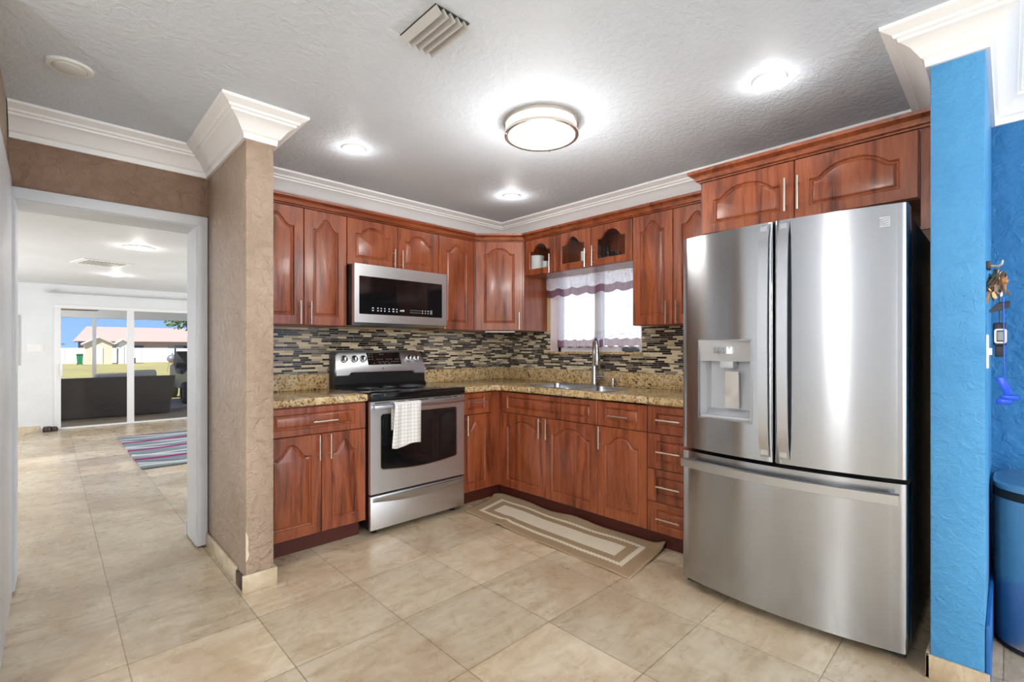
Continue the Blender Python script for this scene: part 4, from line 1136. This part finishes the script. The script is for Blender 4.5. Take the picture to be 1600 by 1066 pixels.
o = MB(); o.loops([[Vector((x_, KY-.034+p[0], 1.365+p[1])) for p in ((-.026, -.004), (-.026, .018), (.004, .014), (.026, -.012), (.026, -.020), (.0, -.014))] for x_ in (KX-.02, KX-.008)])
R_ = o.build('leather_tag', M['fob'], None); tag(R_, 'small black leather tag hanging under the keys', 'key tag')
cl = thing('plastic_clip', 'bright blue plastic clip on a long blue cord', 'clip', (KX-.035, KY-.042, 1.095))
M['bluep'] = plain('blue_plastic', srgb(22, 84, 216), .3)
MB().tube([(0, -.004, .02), (0, -.003, .15), (0, -.002, .30)], .0016, 6).build('cord', M['bluep'], cl)
mb = MB(); mb.box(-.008, .008, -.012, .012, -.045, .022, bev=.003); k = mb.build('clip_body', M['bluep'], cl); k.rotation_euler = (-.38, 0, 0)
mb = MB(); mb.box(-.009, .009, -.040, .004, -.060, -.042, bev=.004); mb.box(-.007, .007, -.024, .016, -.076, -.056, bev=.004); mb.build('clip_jaw', M['bluep'], cl)

# trash can
t = thing('trash_can', 'stainless trash can with black band beside the blue wall', 'trash can', (-.30, -3.70, 0))
mb = MB()
def rr_(o_, z): return [Vector((p[0], p[1], z)) for p in offset_poly(rrect(-.215, .215, -.238, .238, .15, 8), o_)]
mb.loops([rr_(.004, .018), rr_(0, .022), rr_(-.004, .585), rr_(-.003, .605)]); mb.build('bin_body', M['steel_plain'], t)
mb = MB(); mb.loops([rr_(.006, .0), rr_(.0, .004), rr_(.003, .02)]); mb.build('base_ring', M['rubber'], t)
mb = MB(); mb.loops([rr_(.004, .605), rr_(-.005, .606), rr_(-.005, .638), rr_(.002, .639)]); mb.build('black_band', M['rubber'], t)
mb = MB(); mb.loops([rr_(0, .639), rr_(-.004, .641), rr_(-.003, .660), rr_(.006, .668)]); mb.build('bin_lid', M['steel_plain'], t)

# ================================================================= outside
struct(box('ground', plain('exterior_ground', srgb(150, 140, 110), .9), (-40, 60, FY+.16, 90, -.30, -.06)), 'ground behind the house', 'ground')
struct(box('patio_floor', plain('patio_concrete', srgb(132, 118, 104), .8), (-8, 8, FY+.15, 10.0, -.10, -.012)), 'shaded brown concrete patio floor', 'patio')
def grass_mat():
    m = NT('dry_lawn'); c = m.coords('Object'); n = m.noise(c, .35, 5, .6); n2 = m.noise(c, 14, 4, .7)
    col = m.ramp(n, [(.35, srgb(138, 128, 70)), (.6, srgb(160, 146, 90))]); col = m.mix(m.math('MULTIPLY', n2, .4), col, srgb(112, 112, 56)); m.set(color=col, rough=.95); return m.m
o = box('lawn', grass_mat(), (-30, 40, 10.02, 47.5, -.055, -.01)); tag(o, 'yellow green lawn of the back yard', 'lawn', kind='structure')
M['pwhite'] = plain('patio_white', srgb(232, 232, 232), .6)
struct(box('roof_patio', M['pwhite'], (-8, 8, FY+.152, 9.45, 2.02, 2.12)), 'white patio roof', 'roof')
struct(box('roof_beam', M['pwhite'], (-8, 8, 9.451, 9.60, 1.83, 2.14)), 'white beam along the patio roof edge', 'beam')
struct(box('roof_sun_block', M['pwhite'], (-6.8, .4, -8.2, FY+.16, CZ+.26, CZ+.36)), 'unseen house roof slab added to block the sun', 'roof')  # out of view, added to keep the sun off the rooms
o = box('patio_post', M['pwhite'], (-2.615, -2.555, 9.49, 9.55, -.01, 1.83)); tag(o, 'white post holding the patio roof beam', 'post')
t = thing('ceiling_fan', 'brown patio ceiling fan showing one blade behind glass', 'fan', (-3.40, 8.0, 1.90))
light('patio_fill', 'POINT', (0, 0, -.2), 40, (1, .95, .9), parent=t, shadow_soft_size=.08)  # added light under the fan to brighten the patio roof and post
MB().lathe([(0, -.09), (.07, -.08), (.10, -.03), (.10, .03), (.03, .05), (.03, .118), (0, .118)], n=24).build('motor', plain('fan_brown', srgb(96, 74, 62), .5), t)
for k in range(4):
    a = PI/2*k-.12; mb = MB(); mb.prism([(.09, -.03), (.3, -.06), (.76, -.05), (.80, 0), (.76, .05), (.3, .06), (.09, .03)], -.012, -.002)
    q = mb.build('blade', plain('fan_blade', srgb(104, 82, 70), .5), t); q.rotation_euler = (.22, 0, a)
# patio sofa
t = thing('patio_sofa', 'dark brown wicker patio sofa seen from behind through glass', 'sofa', (-2.6, 7.5, -.012))
def wicker():
    m = NT('dark_wicker'); c = m.coords('Object'); wv = m.n('ShaderNodeTexWave'); m.l(c, wv.inputs[0]); wv.inputs['Scale'].default_value = 40; wv.bands_direction = 'Z'
    m.set(color=m.mix(m.noise(c, 6, 4), srgb(34, 25, 23), srgb(52, 38, 34)), rough=.5); m.bump(wv.outputs[1], .3, .005); return m.m
M['wick'] = wicker()
MB().prism([(-1.2, .03), (.985, .03), (1.075, .71), (-1.2, .71)], 0, .12, 'Y').build('backrest', M['wick'], t)
MB().box(-1.2, .98, .122, .80, .03, .36).build('seat_base', M['wick'], t)
MB().prism([(.122, .05), (.80, .05), (.80, .58), (.122, .70)], .88, .98, 'X').build('armrest', M['wick'], t)
M['cush'] = plain('grey_cushion_fabric', srgb(150, 154, 160), .9)
def cushion(label, x, w, z, tilt):
    o = MB().box(-w/2, w/2, -.07, .07, -.205, .205, bev=.05, seg=3).build('back_cushion', M['cush']); o.location = (x, 7.5+.20, z); tag(o, label, 'cushion', 'grey cushions on the patio sofa')
cushion('left grey cushion showing above the patio sofa back', -2.43, .50, .56, .03); cushion('middle pale grey cushion leaning high above patio sofa back', -1.97, .36, .605, -.02)
# lawn end: fence, sheds, house
fw = NT('white_fence_panels'); c = fw.coords('Object'); spx = fw.n('ShaderNodeSeparateXYZ'); fw.l(c, spx.inputs[0])
g = fw.math('LESS_THAN', fw.math('FRACT', fw.math('MULTIPLY', spx.outputs[0], .42)), .02); fw.set(color=fw.mix(g, srgb(235, 235, 236), srgb(190, 190, 192)), rough=.5)
o = box('garden_fence', fw.m, (-30, 40, 47.6, 47.75, -.05, 1.22)); tag(o, 'long white vinyl fence at the end of the yard', 'fence')
def shed(label, x0, x1, y0, y1, h, hr, col, ax='Y', roofc=(200, 196, 190)):
    t = thing('garden_shed', label, 'shed', ((x0+x1)/2, (y0+y1)/2, -.05)); cxs, cys = (x0+x1)/2, (y0+y1)/2; ww, dd = x1-x0, y1-y0
    MB().prism([(-ww/2, 0), (ww/2, 0), (ww/2, h), (0, hr), (-ww/2, h)], -dd/2, dd/2, 'Y').build('shed_walls', plain('shed_siding', srgb(*col), .7), t)
    MB().prism([(-ww/2-.15, h-.05), (0, hr+.02), (ww/2+.15, h-.05), (ww/2+.15, h+.05), (0, hr+.12), (-ww/2-.15, h+.05)], -dd/2-.15, dd/2+.15, 'Y').build('shed_roof', plain('shed_roofing', srgb(*roofc), .7), t)
    MB().box(-ww*.15, ww*.15, -dd/2-.03, -dd/2, .05, h*.85).build('shed_door', plain('shed_door_paint', srgb(222, 216, 208), .6), t)
def WX(u, t_): # world x on a pixel column at camera depth t_ (design-time numbers only)
    return -3.2526 + t_*(.69466+.71934*(u-800)/749.08)
shed('cream garden shed with pale gable roof in the yard', -1.35, .22, 44, 46, 1.55, 2.0, (226, 206, 182))
shed('small white shed standing right of the cream shed', 0.60, 1.10, 44, 45.5, 1.62, 1.85, (234, 230, 224))
t = thing('trash_bin', 'green wheeled bin on lawn left of the cream shed', 'bin', (-1.66, 43, -.02)); t.scale = (.56, .56, .76)
MB().loops([[Vector((x_*s_, y_*s_, z_)) for x_, y_ in ((-.3, -.3), (.3, -.3), (.3, .3), (-.3, .3))] for s_, z_ in ((.72, .0), (.98, .95), (1.0, 1.0))])
mb = MB(); mb.loops([[Vector((x_*s_, y_*s_, z_)) for x_, y_ in ((-.33, -.33), (.33, -.33), (.33, .33), (-.33, .33))] for s_, z_ in ((.72, .06), (1.0, .98))]); mb.fill; mb.build('bin_body', plain('green_bin', srgb(30, 130, 84), .5), t)
MB().box(-.36, .36, -.38, .36, .985, 1.06, bev=.02).build('bin_lid', plain('green_lid', srgb(26, 116, 76), .5), t)
MB().lathe([(0, -.04), (.11, -.04), (.11, .04), (0, .04)], (-.24, .2, .11), 14, 'X').lathe([(0, -.04), (.11, -.04), (.11, .04), (0, .04)], (.24, .2, .11), 14, 'X').build('wheel', M['rubber'], t)
t = thing('trash_bin', 'small grey bin by the white fence', 'bin', (1.67, 45.5, -.02)); t.scale = (.30, .30, .42); MB().box(-.35, .35, -.3, .3, .0, .95, bev=.05).build('bin_body', plain('grey_bin', srgb(120, 132, 134), .5), t)
MB().box(-.37, .37, -.33, .33, .952, 1.02, bev=.02).build('bin_lid', plain('grey_lid', srgb(110, 122, 124), .5), t)
def house(label, x0, x1, y0, y1, h, hr, wall, roof):
    t = thing('neighbour_house', label, 'house', ((x0+x1)/2, (y0+y1)/2, -.1)); ww, dd = x1-x0, y1-y0
    MB().box(-ww/2, ww/2, -dd/2, dd/2, 0, h).build('house_walls', plain('house_paint', srgb(*wall), .7), t)
    mb = MB(); e_ = .5; a_ = [(-ww/2-e_, -dd/2-e_, h), (ww/2+e_, -dd/2-e_, h), (ww/2+e_, dd/2+e_, h), (-ww/2-e_, dd/2+e_, h)]; r_ = [(-ww/2+.5, 0, hr), (ww/2-3, 0, hr)]
    V = [mb.bm.verts.new(p) for p in a_+r_]
    for f_ in ((0, 1, 5, 4), (1, 2, 5), (2, 3, 4, 5), (3, 0, 4), (3, 2, 1, 0)): mb.bm.faces.new([V[i] for i in f_])
    mb.build('house_roof', plain('house_roofing', srgb(*roof), .8), t, 0)
    for k in range(3): MB().box(-ww*.3+k*ww*.28, -ww*.3+k*ww*.28+1.6, -dd/2-.04, -dd/2, 1.0, h-.4).build('house_window', plain('dark_window', srgb(60, 70, 84), .2), t)
house('neighbour house with reddish tiled hip roof beyond fence', -1.0, 14.0, 57, 66, 1.95, 3.5, (170, 150, 130), (178, 146, 134))
house('blue roofed neighbour house beyond left end of fence', -13.0, -2.6, 60, 68, 1.7, 2.35, (170, 168, 164), (52, 104, 170))
# grill
t = thing('kettle_grill', 'round grey kettle grill standing on the lawn', 'grill', (1.30, 26.3, -.012)); t.scale = (.72, .72, .72)
MB().lathe([(0, .62), (.16, .66), (.30, .80), (.33, .90), (.31, .92), (0, .90)], n=24).build('grill_bowl', plain('grill_copper', srgb(156, 128, 122), .4), t)
MB().lathe([(.34, .92), (.31, 1.06), (.18, 1.20), (0, 1.25)], n=24).build('grill_lid', plain('grill_grey', srgb(104, 108, 118), .35), t)
MB().tube([(0, 0, 1.24), (0, 0, 1.34)], .03, 8).build('lid_knob', M['rubber'], t)
for k in range(3):
    a = 2*PI*k/3+.4; MB().tube([(.2*math.cos(a), .2*math.sin(a), .75), (.36*math.cos(a), .36*math.sin(a), 0)], .018, 8).build('leg', M['steel_plain'], t)
# golf cart corner
t = thing('golf_cart', 'dark golf cart parked at right end of the patio', 'golf cart', (-.60, 9.97, -.012))
M['cart'] = plain('cart_body', srgb(24, 27, 36), .4)
def wheel(x_, y_):
    w_ = MB().lathe([(.12, -.09), (.20, -.10), (.235, -.07), (.24, 0), (.235, .07), (.20, .10), (.12, .09)], (x_, y_, .24), 28, 'X').build('wheel', M['rubber'], t)
    MB().lathe([(0, -.06), (.13, -.07), (.13, .07), (0, .06)], (x_, y_, .24), 20, 'X').build('hub', M['steel_plain'], w_)
for wx in (-.46, .46):
    for wy in (-.85, .95): wheel(wx, wy)
MB().prism([(-1.25, .34), (-.55, .34), (-.5, .28), (.6, .28), (.65, .34), (1.35, .34), (1.35, .78), (.9, .85), (.5, .62), (-.3, .62), (-.6, .70), (-1.1, .80), (-1.3, .62)], -.44, .44, 'X').build('cart_shell', M['cart'], t)
MB().box(-.5, .5, -.35, .25, .64, .76, bev=.04).box(-.5, .5, .20, .32, .74, 1.15, bev=.04).build('seat', plain('cart_seat', srgb(40, 40, 44), .6), t)
for wx in (-.42, .42):
    MB().tube([(wx, -1.0, .78), (wx, -.75, 1.22)], .016, 8).build('roof_post', M['rubber'], t); MB().tube([(wx, .85, .80), (wx, .75, 1.22)], .016, 8).build('roof_post', M['rubber'], t)
MB().box(-.55, .55, -1.0, .95, 1.22, 1.27, bev=.02).build('cart_roof', M['cart'], t)
# tree at the right of the yard
t = thing('yard_tree', 'leafy tree with branch reaching in above the grill', 'tree', (5.5, 24.0, -.05))
MB().tube([(0, 0, 0), (.1, 0, 1.2), (-.1, .1, 2.2), (-.5, 0, 3.0)], [.22, .17, .14, .08], 10).tube([(-.1, .1, 2.0), (-2.0, 0, 2.5), (-4.2, -.1, 2.55)], [.09, .06, .02], 8).build('trunk', plain('bark', srgb(96, 82, 66), .9), t)
mb = MB(); rnd = random.Random(11)
def leaf(p, s):
    n_ = Vector((rnd.gauss(0, 1), rnd.gauss(0, 1), rnd.gauss(0, 1))).normalized(); u_ = n_.orthogonal().normalized()*s; v_ = n_.cross(u_).normalized()*s*.5
    mb.bm.faces.new([mb.bm.verts.new(p+q_) for q_ in (-u_, v_, u_, -v_)])
for (cx_, cy_, cz_, r_, k_) in ((-4.4, 0, 2.55, .45, 160), (-3.6, 0, 2.4, .55, 260), (-2.9, .1, 2.3, .6, 300), (-2.2, 0, 2.6, .8, 320), (-1.0, 0, 3.2, 1.2, 500), (.4, 0, 3.4, 1.4, 500), (-4.0, .1, 2.75, .4, 120)):
    for _ in range(k_):
        d_ = Vector((rnd.gauss(0, 1), rnd.gauss(0, 1), rnd.gauss(0, .8))).normalized()*r_*rnd.random()**.5; leaf(Vector((cx_, cy_, cz_))+d_, .11)
lf = NT('tree_leaf'); lf.set(color=lf.ramp(lf.noise(lf.coords('Object'), 3, 2), [(.35, srgb(70, 98, 48)), (.65, srgb(128, 144, 84))]), rough=.6)
mb.build('foliage', lf.m, t, 0, recalc=False)
# sunlit neighbour wall outside the kitchen window
struct(box('wall_outside', plain('sunlit_render', srgb(238, 236, 232), .8), (5.0, 5.2, -14, 5, -.3, 3.2)), 'pale sunlit wall outside the sink window', 'wall')
struct(box('ground', plain('side_yard_concrete', srgb(206, 202, 194), .8), (.26, 5.0, -14, 5, -.3, -.1)), 'pale paving outside the sink window', 'ground')
